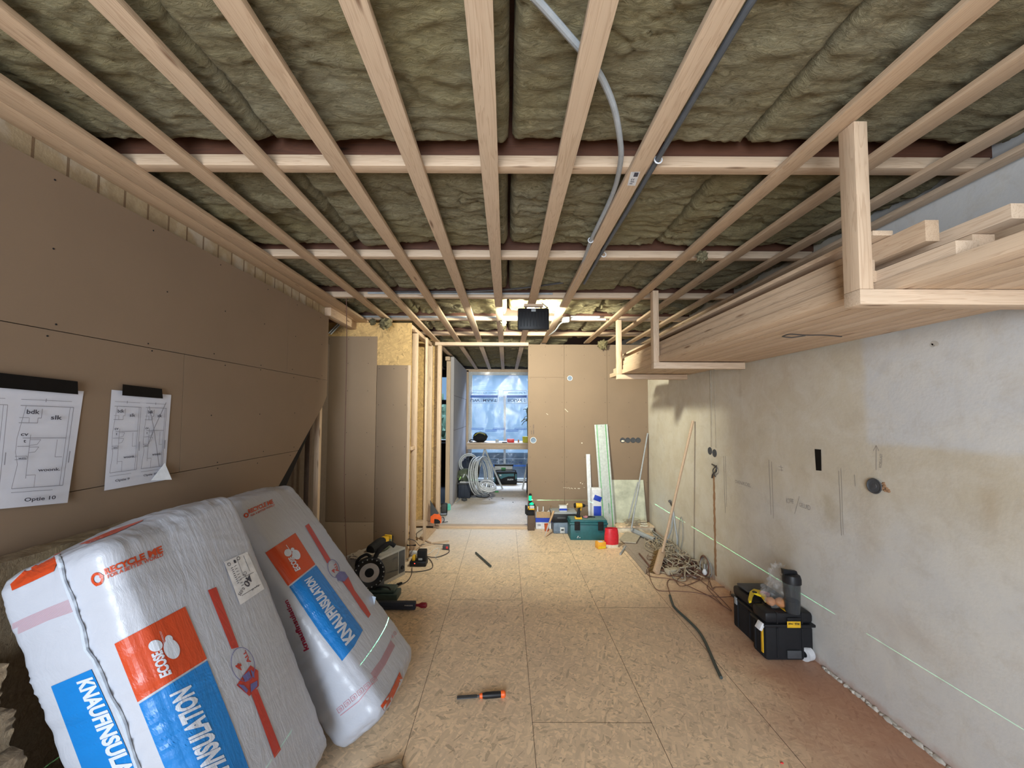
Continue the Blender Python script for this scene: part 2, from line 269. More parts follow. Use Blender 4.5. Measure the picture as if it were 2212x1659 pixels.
# ------------------------------------------------------------------ mesh builder
def frame(d):
    d = V(d).normalized(); a = V((0, 0, 1)) if abs(d.z) < 0.9 else V((1, 0, 0))
    x = d.cross(a).normalized(); return x, x.cross(d)
class MB:
    def __init__(s): s.b = bmesh.new()
    def _x(s, vs, m):
        if m is not None:
            for v in vs: v.co = m @ v.co
    def box(s, c, sz, bev=0.0, rot=None, seg=2):
        r = bmesh.ops.create_cube(s.b, size=1.0); vs = r['verts']
        for v in vs: v.co = V((v.co.x*sz[0], v.co.y*sz[1], v.co.z*sz[2]))
        if bev:
            es = list({e for v in vs for e in v.link_edges})
            g = bmesh.ops.bevel(s.b, geom=es, offset=bev, segments=seg, affect='EDGES', profile=0.5)
            vs = list({v for f in g['faces'] for v in f.verts} | {v for v in vs if v.is_valid})
        m = Matrix.Translation(V(c))
        if rot is not None: m = m @ (rot.to_4x4() if isinstance(rot, Matrix) else Matrix.Rotation(rot, 4, 'Z'))
        s._x(vs, m); return s
    def bx(s, x0, x1, y0, y1, z0, z1, bev=0.0):
        return s.box(((x0+x1)/2, (y0+y1)/2, (z0+z1)/2), (abs(x1-x0), abs(y1-y0), abs(z1-z0)), bev)
    def cyl(s, p0, p1, r, r2=None, n=20, cap=True):
        p0, p1 = V(p0), V(p1); r2 = r if r2 is None else r2; x, y = frame(p1-p0)
        A = [s.b.verts.new(p0+(x*cos(2*pi*i/n)+y*sin(2*pi*i/n))*r) for i in range(n)]
        B = [s.b.verts.new(p1+(x*cos(2*pi*i/n)+y*sin(2*pi*i/n))*r2) for i in range(n)]
        for i in range(n): s.b.faces.new((A[i], A[(i+1) % n], B[(i+1) % n], B[i]))
        if cap: s.b.faces.new(A[::-1]); s.b.faces.new(B)
        return s
    def ring(s, c, ax, R0, r, n=28, m=8):
        x, y = frame(ax); c = V(c); return s.tube([c+(x*cos(2*pi*i/n)+y*sin(2*pi*i/n))*R0 for i in range(n)], r, m, True, 0)
    def tube(s, pts, r, n=8, closed=False, sub=5):
        pts = [V(p) for p in pts]
        if sub and len(pts) > 2:
            q = []; N = len(pts); rng = range(N if closed else N-1)
            for i in rng:
                if closed: a, b, c, d = pts[i-1], pts[i], pts[(i+1) % N], pts[(i+2) % N]
                else: a, b, c, d = pts[max(i-1, 0)], pts[i], pts[i+1], pts[min(i+2, N-1)]
                for k in range(sub):
                    u = k/sub; q.append(0.5*((2*b)+(c-a)*u+(2*a-5*b+4*c-d)*u*u+(3*b-a-3*c+d)*u**3))
            if not closed: q.append(pts[-1])
            pts = q
        N = len(pts); rings = []; up = None
        for i, p in enumerate(pts):
            if closed: t = pts[(i+1) % N]-pts[i-1]
            else: t = pts[min(i+1, N-1)]-pts[max(i-1, 0)]
            if t.length < 1e-9: t = V((0, 0, 1))
            t.normalize()
            if up is None: up, _ = frame(t)
            up = (up-t*up.dot(t)); up = up.normalized() if up.length > 1e-6 else frame(t)[0]
            w = t.cross(up); rr = r[i*(len(r)-1)//max(1, N-1)] if isinstance(r, (list, tuple)) else r
            rings.append([s.b.verts.new(p+(up*cos(2*pi*k/n)+w*sin(2*pi*k/n))*rr) for k in range(n)])
        for i in range(N if closed else N-1):
            A, B = rings[i], rings[(i+1) % N]
            for k in range(n): s.b.faces.new((A[k], A[(k+1) % n], B[(k+1) % n], B[k]))
        if not closed: s.b.faces.new(rings[0][::-1]); s.b.faces.new(rings[-1])
        return s
    def lathe(s, c, prof, n=24, ax=(0, 0, 1)):
        ax = V(ax).normalized(); x, y = frame(ax); c = V(c); rings = []
        for (r, h) in prof:
            rings.append([s.b.verts.new(c+ax*h+(x*cos(2*pi*k/n)+y*sin(2*pi*k/n))*max(r, 1e-5)) for k in range(n)])
        for A, B in zip(rings, rings[1:]):
            for k in range(n): s.b.faces.new((A[k], A[(k+1) % n], B[(k+1) % n], B[k]))
        if prof[0] != prof[-1]: s.b.faces.new(rings[0][::-1]); s.b.faces.new(rings[-1])
        return s
    def prism(s, pts, ext):                   # polygon of 3-D points pushed along ext
        ext = V(ext); A = [s.b.verts.new(V(p)) for p in pts]; B = [s.b.verts.new(V(p)+ext) for p in pts]; n = len(A)
        s.b.faces.new(A[::-1]); s.b.faces.new(B)
        for i in range(n): s.b.faces.new((A[i], A[(i+1) % n], B[(i+1) % n], B[i]))
        return s
    def blob(s, c, sz, seg=16, amp=0.15, fr=3.0, rot=None, seed=0):
        r = bmesh.ops.create_uvsphere(s.b, u_segments=seg*2, v_segments=seg, radius=1.0)
        for v in r['verts']:
            k = 1+amp*noise.noise(v.co*fr+V((seed, seed*1.7, 0)))
            v.co = V((v.co.x*sz[0]*k, v.co.y*sz[1]*k, v.co.z*sz[2]*k))
        m = Matrix.Translation(V(c))
        if rot is not None: m = m @ (rot.to_4x4() if isinstance(rot, Matrix) else Matrix.Rotation(rot, 4, 'Z'))
        s._x(r['verts'], m); return s
    def mesh(s, name, mat, M4=None, smooth=0.6):
        bmesh.ops.recalc_face_normals(s.b, faces=s.b.faces[:])
        if M4 is not None: bmesh.ops.transform(s.b, matrix=M4, verts=s.b.verts[:])
        me = bpy.data.meshes.new(name); s.b.to_mesh(me); s.b.free()
        me.materials.append(mat)
        if smooth:
            me.shade_smooth() if hasattr(me, 'shade_smooth') else None
            try: me.set_sharp_from_angle(angle=smooth)
            except Exception: pass
        return me
def props(o, label=None, cat=None, group=None, kind=None):
    for k, v in (('label', label), ('category', cat), ('group', group), ('kind', kind)):
        if v: o[k] = v
    return o
class Thing:
    def __init__(s, name, label, cat, loc=(0, 0, 0), rot=0.0, group=None):
        o = bpy.data.objects.new(name, None); COL.objects.link(o); o.empty_display_size = 0.05
        rm = rot.to_4x4() if isinstance(rot, Matrix) else Matrix.Rotation(rot, 4, 'Z')
        s.m = Matrix.Translation(V(loc)) @ rm; o.matrix_world = s.m; s.inv = s.m.inverted(); s.o = props(o, label, cat, group)
    def part(s, name, mb, mat, parent=None, label=None, world=False, smooth=0.6, kind=None):
        me = mb.mesh(name, mat, s.inv if world else None, smooth) if isinstance(mb, MB) else mb
        o = bpy.data.objects.new(name, me); COL.objects.link(o); o.parent = parent or s.o
        return props(o, label, None, None, kind)
def one(name, label, cat, mb, mat, group=None, kind=None, smooth=0.6):
    bs = [v.co for v in mb.b.verts]
    c = V(((min(p.x for p in bs)+max(p.x for p in bs))/2, (min(p.y for p in bs)+max(p.y for p in bs))/2, min(p.z for p in bs)))
    me = mb.mesh(name, mat, Matrix.Translation(-c), smooth); o = bpy.data.objects.new(name, me); COL.objects.link(o); o.location = c
    return props(o, label, cat, group, kind)
def struct(name, mb, mat, parent=None, label=None, smooth=0.6, kind='structure'):
    me = mb.mesh(name, mat, None, smooth); o = bpy.data.objects.new(name, me); COL.objects.link(o)
    if parent is not None: o.parent = parent; props(o, label, kind=None if kind == 'structure' else kind)
    else: props(o, label, kind=kind)
    return o
# ------------------------------------------------------------------ print and pencil on surfaces
def text2d(txt, bold=0.0, shear=0.0):
    cu = bpy.data.curves.new('t', 'FONT'); cu.body = txt; cu.size = 1; cu.offset = bold; cu.shear = shear; cu.resolution_u = 3
    o = bpy.data.objects.new('t', cu); COL.objects.link(o); bpy.context.view_layer.update()
    me = bpy.data.meshes.new_from_object(o.evaluated_get(bpy.context.evaluated_depsgraph_get()))
    vs = [v.co.copy() for v in me.vertices]; fs = [tuple(p.vertices) for p in me.polygons]
    bpy.data.objects.remove(o); bpy.data.curves.remove(cu); bpy.data.meshes.remove(me)
    x0, x1 = min(v.x for v in vs), max(v.x for v in vs); y0, y1 = min(v.y for v in vs), max(v.y for v in vs)
    return [((v.x-x0)/(x1-x0), (v.y-y0)/(y1-y0)) for v in vs], fs
def homog(q):                                  # unit square (0,0)(1,0)(1,1)(0,1) -> quad
    (x0, y0), (x1, y1), (x2, y2), (x3, y3) = q
    dx1, dx2, dx3 = x1-x2, x3-x2, x0-x1+x2-x3; dy1, dy2, dy3 = y1-y2, y3-y2, y0-y1+y2-y3
    D = dx1*dy2-dx2*dy1; g = (dx3*dy2-dx2*dy3)/D; h = (dx1*dy3-dx3*dy1)/D
    a, b, c = x1-x0+g*x1, x3-x0+h*x3, x0; d, e, f = y1-y0+g*y1, y3-y0+h*y3, y0
    return lambda u, v: ((a*u+b*v+c)/(g*u+h*v+1), (d*u+e*v+f)/(g*u+h*v+1))
def plane_surf(ax, v, nrm, off=0.0015):
    n = V(nrm)
    return lambda px, py: at(px, py, ax, v)+n*off
def mesh_surf(bvh, off=0.0015):
    def f(px, py):
        h = bvh.ray_cast(EYE, ray(px, py))
        if h[0] is None: return None
        d = ray(px, py); return h[0]-d*min(off*4, off/max(.25, abs(h[1].dot(d))))
    return f
class Print:                                   # collects flat printed shapes lying on one surface
    def __init__(s, surf, maxe=9.0): s.b = bmesh.new(); s.surf = surf; s.maxe = maxe
    def polys(s, pxs, faces):
        vs = [s.b.verts.new((p[0], p[1], 0)) for p in pxs]
        for f in faces:
            try: s.b.faces.new([vs[i] for i in f])
            except ValueError: pass
        return s
    def text(s, txt, q, bold=0.0, shear=0.0):
        v, f = text2d(txt, bold, shear); H = homog(q); return s.polys([H(*p) for p in v], f)
    def poly(s, pts): return s.polys(pts, [tuple(range(len(pts)))])
    def grid(s, q, nu, nv):
        H = homog(q); pts = [H(i/nu, j/nv) for j in range(nv+1) for i in range(nu+1)]
        return s.polys(pts, [(j*(nu+1)+i, j*(nu+1)+i+1, (j+1)*(nu+1)+i+1, (j+1)*(nu+1)+i) for j in range(nv) for i in range(nu)])
    def line(s, pts, w=1.2):
        for a, b in zip(pts, pts[1:]):
            dx, dy = b[0]-a[0], b[1]-a[1]; L = math.hypot(dx, dy) or 1; nx, ny = -dy/L*w/2, dx/L*w/2
            k = max(1, math.ceil(L/(s.maxe*0.7))); P = []
            for i in range(k+1): x, y = a[0]+dx*i/k, a[1]+dy*i/k; P += [(x+nx, y+ny), (x-nx, y-ny)]
            s.polys(P, [(2*i, 2*i+2, 2*i+3, 2*i+1) for i in range(k)])
        return s
    def ell(s, c, rx, ry, ang=0, n=28, w=None):
        P = [(c[0]+rx*cos(2*pi*i/n)*cos(ang)-ry*sin(2*pi*i/n)*sin(ang), c[1]+rx*cos(2*pi*i/n)*sin(ang)+ry*sin(2*pi*i/n)*cos(ang)) for i in range(n)]
        return s.line(P+[P[0]], w) if w else s.poly(P)
    def done(s):
        bm = s.b
        bmesh.ops.triangulate(bm, faces=[f for f in bm.faces if len(f.verts) > 4 or any(e.calc_length() > s.maxe for e in f.edges)])
        for _ in range(6):
            es = [e for e in bm.edges if e.calc_length() > s.maxe]
            if not es: break
            bmesh.ops.subdivide_edges(bm, edges=es, cuts=1); bmesh.ops.triangulate(bm, faces=[f for f in bm.faces if len(f.verts) > 4 or any(e.calc_length() > s.maxe for e in f.edges)], ngon_method='EAR_CLIP')
        bad = []
        for v in bm.verts:
            p = s.surf(v.co.x, v.co.y)
            if p is None: bad.append(v)
            else: v.co = p
        bmesh.ops.delete(bm, geom=bad, context='VERTS')
        m = MB(); m.b.free(); m.b = bm; return m
# ================================================================== SETTING
ZB = 2.55                                       # underside of the battens
# floor
struct('floor', MB().bx(-2.7, 2.1, -2.8, 9.1, -0.06, 0), M['osb_floor'])
f = MB()                                         # board joints
def seam(x0, y0, x1, y1, w=0.0022):
    if x0 == x1: f.bx(x0-w/2, x0+w/2, y0, y1, -0.001, 0.0006)
    else: f.bx(x0, x1, y0-w/2, y0+w/2, -0.001, 0.0006)
for x in (-1.65+0.0, -1.06, -0.46, 0.142, 0.747, 1.34): seam(x, -2.5, x, 5.36)
for xa, xb, ys in ((0.142, 0.747, (2.06, 4.50)), (-0.46, 0.142, (0.9, 3.36)), (-1.06, -0.46, (1.5, 3.9)), (0.747, 1.34, (0.8, 3.24)), (1.34, 1.95, (1.7, 4.1))):
    for y in ys: seam(xa, y, xb, y, 0.0015)
struct('trim_1', f, M['darkseam'])
# right wall
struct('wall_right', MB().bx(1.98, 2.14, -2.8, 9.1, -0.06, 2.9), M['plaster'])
# broken mortar edge at the foot of the right wall
f = MB()
for i in range(70):
    y = 0.55+i*0.028+random.uniform(-.01, .01)
    f.blob((1.972, y, 0.004), (random.uniform(.006, .016), random.uniform(.012, .03), random.uniform(.006, .014)), 5, 0.5, 2, seed=i)
struct('baseboard_right', f, M['mortar'])
# chase cut into the right wall with bare brick in its lower half
f = MB()
pts = []
for i in range(40):
    z = 0.05+i*0.024; w = random.uniform(0.012, 0.022); pts.append((3.75+w, z))
for i in range(40):
    z = 0.05+(39-i)*0.024; pts.append((3.75-random.uniform(0.012, 0.022), z))
f.prism([(1.9785, y, z) for y, z in pts], (0.003, 0, 0)); struct('trim_2', f, M['chase'])
f = MB().tube([(1.977, 3.775, 2.35), (1.977, 3.772, 1.7), (1.977, 3.778, 1.25)], 0.006); f.tube([(1.978, 3.70, 2.3), (1.978, 3.705, 1.8), (1.978, 3.70, 1.25)], 0.003)
struct('trim_3', f, M['cable_tan'])
# ---- left wall: boards with their joints, sloping end under the stairs
XL = -1.65
def YZ(px, py): p = at(px, py, 'x', XL); return (p.y, p.z)
e1 = YZ(703, 688); e2 = YZ(706, 855); e3 = YZ(698, 876); e4 = YZ(613, 1030)
slope = (e4[0]-e3[0])/(e4[1]-e3[1])
def endY(z):
    if z >= e2[1]: return e2[0]
    if z >= e3[1]: return e3[0]+(e2[0]-e3[0])*(z-e3[1])/(e2[1]-e3[1])
    return e3[0]+slope*(z-e3[1])
def board(z0, z1, y0, y1=None):
    g = 0.0015; b = MB()
    if y1 is not None: P = [(y0+g, z0+g), (y1-g, z0+g), (y1-g, z1-g), (y0+g, z1-g)]
    else:
        P = [(y0+g, z0+g), (endY(z0+g), z0+g)]
        for z in (e3[1], e2[1]):
            if z0 < z < z1: P.append((endY(z), z))
        P += [(endY(z1-g), z1-g), (y0+g, z1-g)]
    b.prism([(XL, y, z) for y, z in P], (-0.0125, 0, 0)); return b
wl = struct('wall_left', MB().prism([(XL-0.014, y, z) for y, z in ((-2.8, 0), (2.55, 0), (2.9, 0.9), (3.5, 1.6), (3.5, 2.44), (-2.8, 2.44))], (-0.02, 0, 0)), M['blackmat'])
rows = [(1.863, 2.45, (-2.7, 0.335, 2.935, None)), (1.263, 1.863, (-2.7, -0.6, 1.995, None)), (0.663, 1.263, (-2.7, 0.6, None)), (0.063, 0.663, (-2.7, 0.0, None))]
for z0, z1, ys in rows:
    for a, b in zip(ys, ys[1:]): struct('wall_board', board(z0, z1, a, b), M['gyps'], wl)
def screws(pts, ax, v, n, parent, r=0.0035):
    m = MB()
    for p in pts:
        c = V((v, p[0], p[1])) if ax == 'x' else V((p[0], v, p[1])); m.cyl(c-V(n)*0.001, c+V(n)*0.0012, r, n=8)
    return struct('screw', m, M['blackmat'], parent, kind='stuff')
sc = []
for z in (2.42, 2.16, 1.89, 1.84, 1.56, 1.29, 1.24, 0.95, 0.69):
    for k in range(8):
        y = 0.62+k*0.405+random.uniform(-.05, .05)
        if y < endY(z)-0.03: sc.append((y, z+random.uniform(-.012, .012)))
screws(sc, 'x', XL, (1, 0, 0), wl)
struct('wall_left_upper', MB().bx(-1.86, -1.70, -2.8, 3.66, 2.35, 2.80), M['masonry'])
struct('wall_left_outer', MB().bx(-2.72, -2.62, -2.8, 9.1, -0.06, 2.9), M['hall'])
# stair-side board, steel post and timber post behind the sloping end
struct('trim_4', MB().bx(-1.93, -1.91, 2.3, 4.2, 0, 2.3), M['brownwall'])
one('steel_post', 'dark rusty steel post just behind the sloping end of the left board wall', 'post', MB().bx(-1.80, -1.755, 3.52, 3.56, 0, 2.05, 0.002), M['darkwood'])
one('timber_post', 'pale timber post beside the dark steel post at the end of the left wall', 'post', MB().bx(-1.755, -1.71, 3.60, 3.645, 0, 2.1, 0.002), M['pineZ'])
# ---- boarded partition facing the camera, left of the doorway
YP = 4.25
def XZ(px, py, Y=YP): p = at(px, py, 'y', Y); return (p.x, p.z)
xr = XZ(886, 900)[0]
part = struct('wall_partition', MB().bx(-2.62, xr, YP+0.002, YP+0.02, 0, XZ(800, 697)[1]), M['osb_wall'])
def pboard(x0, x1, z0, z1): return MB().bx(x0, x1, YP-0.0125, YP, z0, z1, 0.001)
xm = XZ(811, 900)[0]+0.012; xe = XZ(880, 900)[0]
zl = XZ(760, 727)[1]; zr = XZ(845, 789)[1]
struct('wall_board', pboard(-2.62, xm-0.004, 0.40, zl), M['gyps'], part); struct('wall_board', pboard(-2.62, xm-0.004, 0.005, 0.396), M['gyps'], part)
struct('wall_board', pboard(xm, xe, 0.005, zr), M['gyps'], part)
struct('board_edge', MB().bx(xe+0.001, xr, YP-0.010, YP+0.001, 0, zr), M['pineZ'], part)
screws([(x, z) for z in (0.36, 0.44, 0.9, 1.35, 1.8, 2.1, zl-0.03) for x in (-1.93, -1.72, -1.50)]+[(x, z) for z in (0.3, 0.75, 1.2, 1.65, zr-0.04) for x in (-1.38, -1.22, -1.09)], 'y', YP-0.0125, (0, -1, 0), part)
# ---- back wall
YB = 5.45
xj = XZ(1141, 900, YB)[0]
bw = struct('wall_back', MB().bx(xj, 2.0, YB+0.013, YB+0.10, 0, 2.53), M['pineZ'])
bxs = (xj, XZ(1219, 900, YB)[0], XZ(1312, 900, YB)[0], 1.985)
for i in range(3):
    a, b = bxs[i]+0.0015, bxs[i+1]-0.0015
    if i == 0:
        zs = XZ(1180, 815, YB)[1]
        struct('wall_board', MB().bx(a, b, YB, YB+0.0125, 0.01, zs-0.001), M['gyps'], bw); struct('wall_board', MB().bx(a, b, YB, YB+0.0125, zs+0.001, 2.53), M['gyps'], bw)
    else: struct('wall_board', MB().bx(a, b, YB, YB+0.0125, 0.01, 2.53), M['gyps'], bw)
screws([(x, z) for z in (0.62, 0.96, 1.38, 1.72, 2.05, 2.38, 2.5) for x in (xj+.03, xj+.24, bxs[1]-.03, bxs[1]+.03, bxs[1]+.28, bxs[2]-.03, bxs[2]+.03, bxs[2]+.3, 1.95)], 'y', YB, (0, -1, 0), bw)
struct('wall_back_left', MB().bx(-2.62, -0.94, 5.50, 5.52, 0, 2.60), M['osb_wall'])
# ---- next room
struct('wall_front', MB().bx(-2.7, -1.80, 8.95, 9.1, 0, 2.9).bx(-1.05, -0.85, 8.95, 9.1, 0, 2.9).bx(0.75, 2.1, 8.95, 9.1, 0, 2.9).bx(-1.8, -1.05, 8.95, 9.1, 0, 0.93).bx(-1.8, -1.05, 8.95, 9.1, 2.45, 2.9).bx(-0.85, 0.75, 8.95, 9.1, 2.5, 2.9).bx(-0.85, 0.75, 8.95, 9.1, 0, 0.03), M['hall'])
w1 = struct('window_1', MB().bx(-0.85, -0.77, 8.90, 8.97, 0.03, 2.5).bx(0.67, 0.75, 8.90, 8.97, 0.03, 2.5).bx(-0.77, 0.67, 8.90, 8.97, 2.43, 2.5).bx(-0.77, 0.67, 8.90, 8.97, 0.03, 0.09)
            .bx(-0.05, 0.0, 8.92, 8.97, 0.09, 1.95).bx(-0.77, 0.67, 8.92, 8.97, 1.93, 1.98), M['ltgrey'])
struct('reveal', MB().bx(-0.93, -0.85, 8.86, 8.96, 0, 2.53).bx(-0.93, 0.75, 8.86, 8.96, 2.50, 2.56), M['pineZ'], w1)
g = MB()
nx, nz = 36, 50; vs = []
for j in range(nz+1):
    for i in range(nx+1):
        x = -0.86+i/nx*1.60; z = 0.02+j/nz*2.49
        vs.append(g.b.verts.new((x, 8.875+0.018*noise.noise(V((x*3, z*1.5, 1)))+0.006*noise.noise(V((x*14, z*5, 4))), z)))
for j in range(nz):
    for i in range(nx): g.b.faces.new([vs[j*(nx+1)+i], vs[j*(nx+1)+i+1], vs[(j+1)*(nx+1)+i+1], vs[(j+1)*(nx+1)+i]])
fo = struct('plastic_foil', g, M['foil'], w1)
# mirrored print on the foil
M['foil_blue'] = flat('foil_blue_print', (0.01, 0.12, 0.55), 0.4, bump=0); M['foil_ink'] = flat('foil_ink', (0.05, 0.09, 0.22), 0.5, bump=0); M['foil_white'] = flat('foil_white', (0.50, 0.62, 0.85), 0.4, bump=0)
sf = plane_surf('y', 8.85, (0, -1, 0), 0.002)
pw = Print(sf, 50); pb = Print(sf, 50); pk = Print(sf, 50); pw2 = Print(sf, 50)
for x0, x1 in ((1016, 1076), (1087, 1138)): pw.line([(x0, 844), (x1, 844)], 0.8).line([(x1, 844), (x1, 871)], 0.8).line([(x1, 871), (x0+2, 871)], 0.8).line([(x0, 871), (x0, 844)], 0.8)
pb.poly([(1016, 854), (1075, 854), (1075, 859), (1016, 859)]); pb.poly([(1095, 854), (1138, 854), (1138, 859), (1095, 859)])
def vflip(x0, x1, y0, y1): return [(x0, y0), (x1, y0), (x1, y1), (x0, y1)]            # letters upside down, left to right
pk.text('BOUW', vflip(1097, 1128, 862, 868), 0.01).text('|', vflip(1133, 1133.8, 861, 869)); pk.text('UW', vflip(1016, 1036, 862, 868), 0.01).text('|', vflip(1039, 1039.8, 861, 869)).text('MAAT', vflip(1043, 1073, 862, 868), 0.01)
pk.text('BOUW OP JE WERK', vflip(1018, 1072, 847, 850)); pk.text('BOUW OP JE', vflip(1098, 1136, 847, 850))
def hflip(x0, x1, y0, y1): return [(x1, y1), (x0, y1), (x0, y0), (x1, y0)]            # mirrored letters, upright
pk.text('|WUOB'[1:][::-1] if False else 'BOUW', hflip(1044, 1071, 996, 1001), 0.01); pk.text('MAAT', hflip(1097, 1128, 996, 1001), 0.01)
pk.text('BOUWMAAT BOUWMAAT', hflip(1104, 1137, 1010, 1013))
for x0, x1 in ((1036, 1077), (1085, 1139)): pw.line([(x0, 991), (x1, 991)], 0.8).line([(x1, 991), (x1, 1003)], 0.8)
pb.poly([(1055, 1004), (1072, 1004), (1072, 1008), (1055, 1008)]).poly([(1103, 1004), (1138, 1004), (1138, 1008), (1103, 1008)])
for k, (x0, y) in enumerate(((1019, 925), (1048, 928.5), (1065, 925), (1094, 928.5), (1112, 925))): pb.line([(x0, y), (x0+25, y), (x0+25, y+3), (x0, y+3), (x0, y)], 0.9); pb.text('bouwmaat', hflip(x0+2, x0+23, y+.6, y+2.6))
struct('foil_print_white', pw.done(), M['foil_white'], w1); struct('foil_print_blue', pb.done(), M['foil_blue'], w1, label='blue printed bands'); struct('foil_lettering', pk.done(), M['foil_ink'], w1, label='dark mirrored lettering')
w2 = struct('window_2', MB().bx(-1.8, -1.76, 8.92, 8.99, 0.93, 2.45).bx(-1.09, -1.05, 8.92, 8.99, 0.93, 2.45).bx(-1.76, -1.09, 8.92, 8.99, 2.38, 2.45).bx(-1.76, -1.09, 8.90, 8.99, 1.76, 1.86).bx(-1.76, -1.09, 8.86, 8.99, 0.90, 0.95), M['charcoal'])
struct('wall_next_room', MB().bx(-0.95, -0.895, 6.70, 8.86, 0, 2.53), M['gyps_grey'])
struct('trim_5', MB().bx(-1.02, -0.952, 6.68, 6.75, 0.0, 2.45).bx(-1.03, -0.955, 6.60, 8.86, 2.455, 2.52), M['pineZ'])
struct('trim_6', MB().bx(-0.896, -0.893, 6.72, 8.86, 1.862, 1.866).bx(-0.896, -0.893, 6.72, 8.86, 1.262, 1.266), M['darkseam'])
struct('trim_7', MB().bx(-2.6, -1.05, 6.75, 8.94, 0.002, 0.012), M['tile'])
# sill plate at the doorway and header
struct('trim_8', MB().bx(-0.98, xj, 5.38, 5.50, 0, 0.028, 0.002), M['pineX']); struct('trim_9', MB().bx(-0.99, xj, 5.40, 5.50, 2.505, ZB, 0.002), M['pineX'])
# rear wall with glazed doors, behind the photographer
struct('wall_rear', MB().bx(-2.7, -1.5, -2.8, -2.65, 0, 2.9).bx(0.45, 2.1, -2.8, -2.65, 0, 2.9).bx(-1.5, 0.45, -2.8, -2.65, 2.5, 2.9), M['plaster'])
struct('door_1', MB().bx(-1.5, -1.43, -2.78, -2.72, 0, 2.5).bx(0.38, 0.45, -2.78, -2.72, 0, 2.5).bx(-0.56, -0.50, -2.78, -2.72, 0, 2.45).bx(-1.43, 0.38, -2.78, -2.72, 2.43, 2.5), M['white'])
# hedge seen through the hall window
g = MB()
for i in range(26): g.blob((random.uniform(-2.8, -1.5), random.uniform(10.6, 11.2), random.uniform(0.1, 1.7)), (random.uniform(.2, .4), .25, random.uniform(.25, .5)), 12, 0.6, 4, seed=i)
one('hedge', 'green garden hedge outside the left-hand window of the next room', 'hedge', g, M['leaf'])
struct('ground_outside', MB().bx(-6, 6, 9.1, 16, -0.1, -0.05), M['blackmat'])
# ================================================================== CEILING
struct('ceiling', MB().bx(-2.7, 2.1, -2.8, 9.1, 2.80, 2.86), M['joist'])
BX = [-1.27, -0.97, -0.67, -0.37, -0.07, 0.23, 0.53, 1.13, 1.43, 1.73, 1.93]
names = ['third from the left wall', 'fourth from the left wall', 'fifth from the left wall', 'sixth from the left wall', 'straight above the middle of the doorway', 'that carries the work lamp', 'with the paper sticker and conduits clipped beside it', 'from which the lumber rack hangs', 'just right of the lumber rack hangers', 'second from the right wall', 'closest to the right wall']
for x, nm in zip(BX, names):
    y1 = 4.2 if x < -1.1 else 5.5
    b = MB(); n = 26; w = 0.0345 if x != 1.93 else 0.03
    for k in range(1): b.bx(x-w, x+w, -2.6, y1, ZB, ZB+0.022, 0.0015)
    one('ceiling_batten', 'pale pine ceiling batten '+nm, 'batten', b, M['pineY'], 'ceiling battens over the main room')
for x0, x1, nm in ((-1.70, -1.607, 'lying tight against the left wall'), (-1.603, -1.506, 'second from the left wall, pushed against its neighbour')):
    one('ceiling_batten', 'pale pine ceiling batten '+nm, 'batten', MB().bx(x0, x1, -2.6, 4.24, ZB, ZB+0.022, 0.0015), M['pineY'], 'ceiling battens over the main room')
one('packing_strip', 'short pine strip under the ceiling at the far corner of the left wall', 'strip', MB().bx(-1.72, -1.64, 3.62, 4.24, 2.47, 2.548, 0.002), M['pineY'])
for i, x in enumerate((-1.42, -0.97, -0.67, -0.37, -0.07, 0.23, 0.53)):
    one('ceiling_batten', 'ceiling batten in the next room, '+('nearest its left side', 'just left of the partition', 'first right of the partition', 'second right of the partition', 'middle one through the doorway', 'fourth right of the partition', 'hidden mostly by the right wall board')[i], 'batten', MB().bx(x-.034, x+.034, 5.52, 8.9, ZB, ZB+0.022, 0.0015), M['pineY'], 'ceiling battens in the next room')
YJ = [-2.0, -1.09, -0.16, 0.62, 1.548, 2.476, 3.36, 4.19, 5.02]
jn = ['nearest', 'second', 'third', 'fourth', 'farthest']
vis = 0
for i, y in enumerate(YJ):
    if y > 1:
        one('cross_strip', 'pine strip nailed across the ceiling joists, %s of the five rows' % jn[vis], 'strip', MB().bx(-1.69, 1.97, y, y+0.05, ZB+0.0225, ZB+0.068, 0.0015), M['pineX'], 'cross strips under the joists'); vis += 1
struct('trim_10', sum_mb := MB().bx(-1.7, 1.98, 5.05, 5.11, 2.62, 2.8), M['joist'])
jm = MB()
for y in YJ[:-1]: jm.bx(-1.7, 1.98, y+0.002, y+0.062, ZB+0.0685, 2.8)
struct('trim_11', jm, M['joist'])
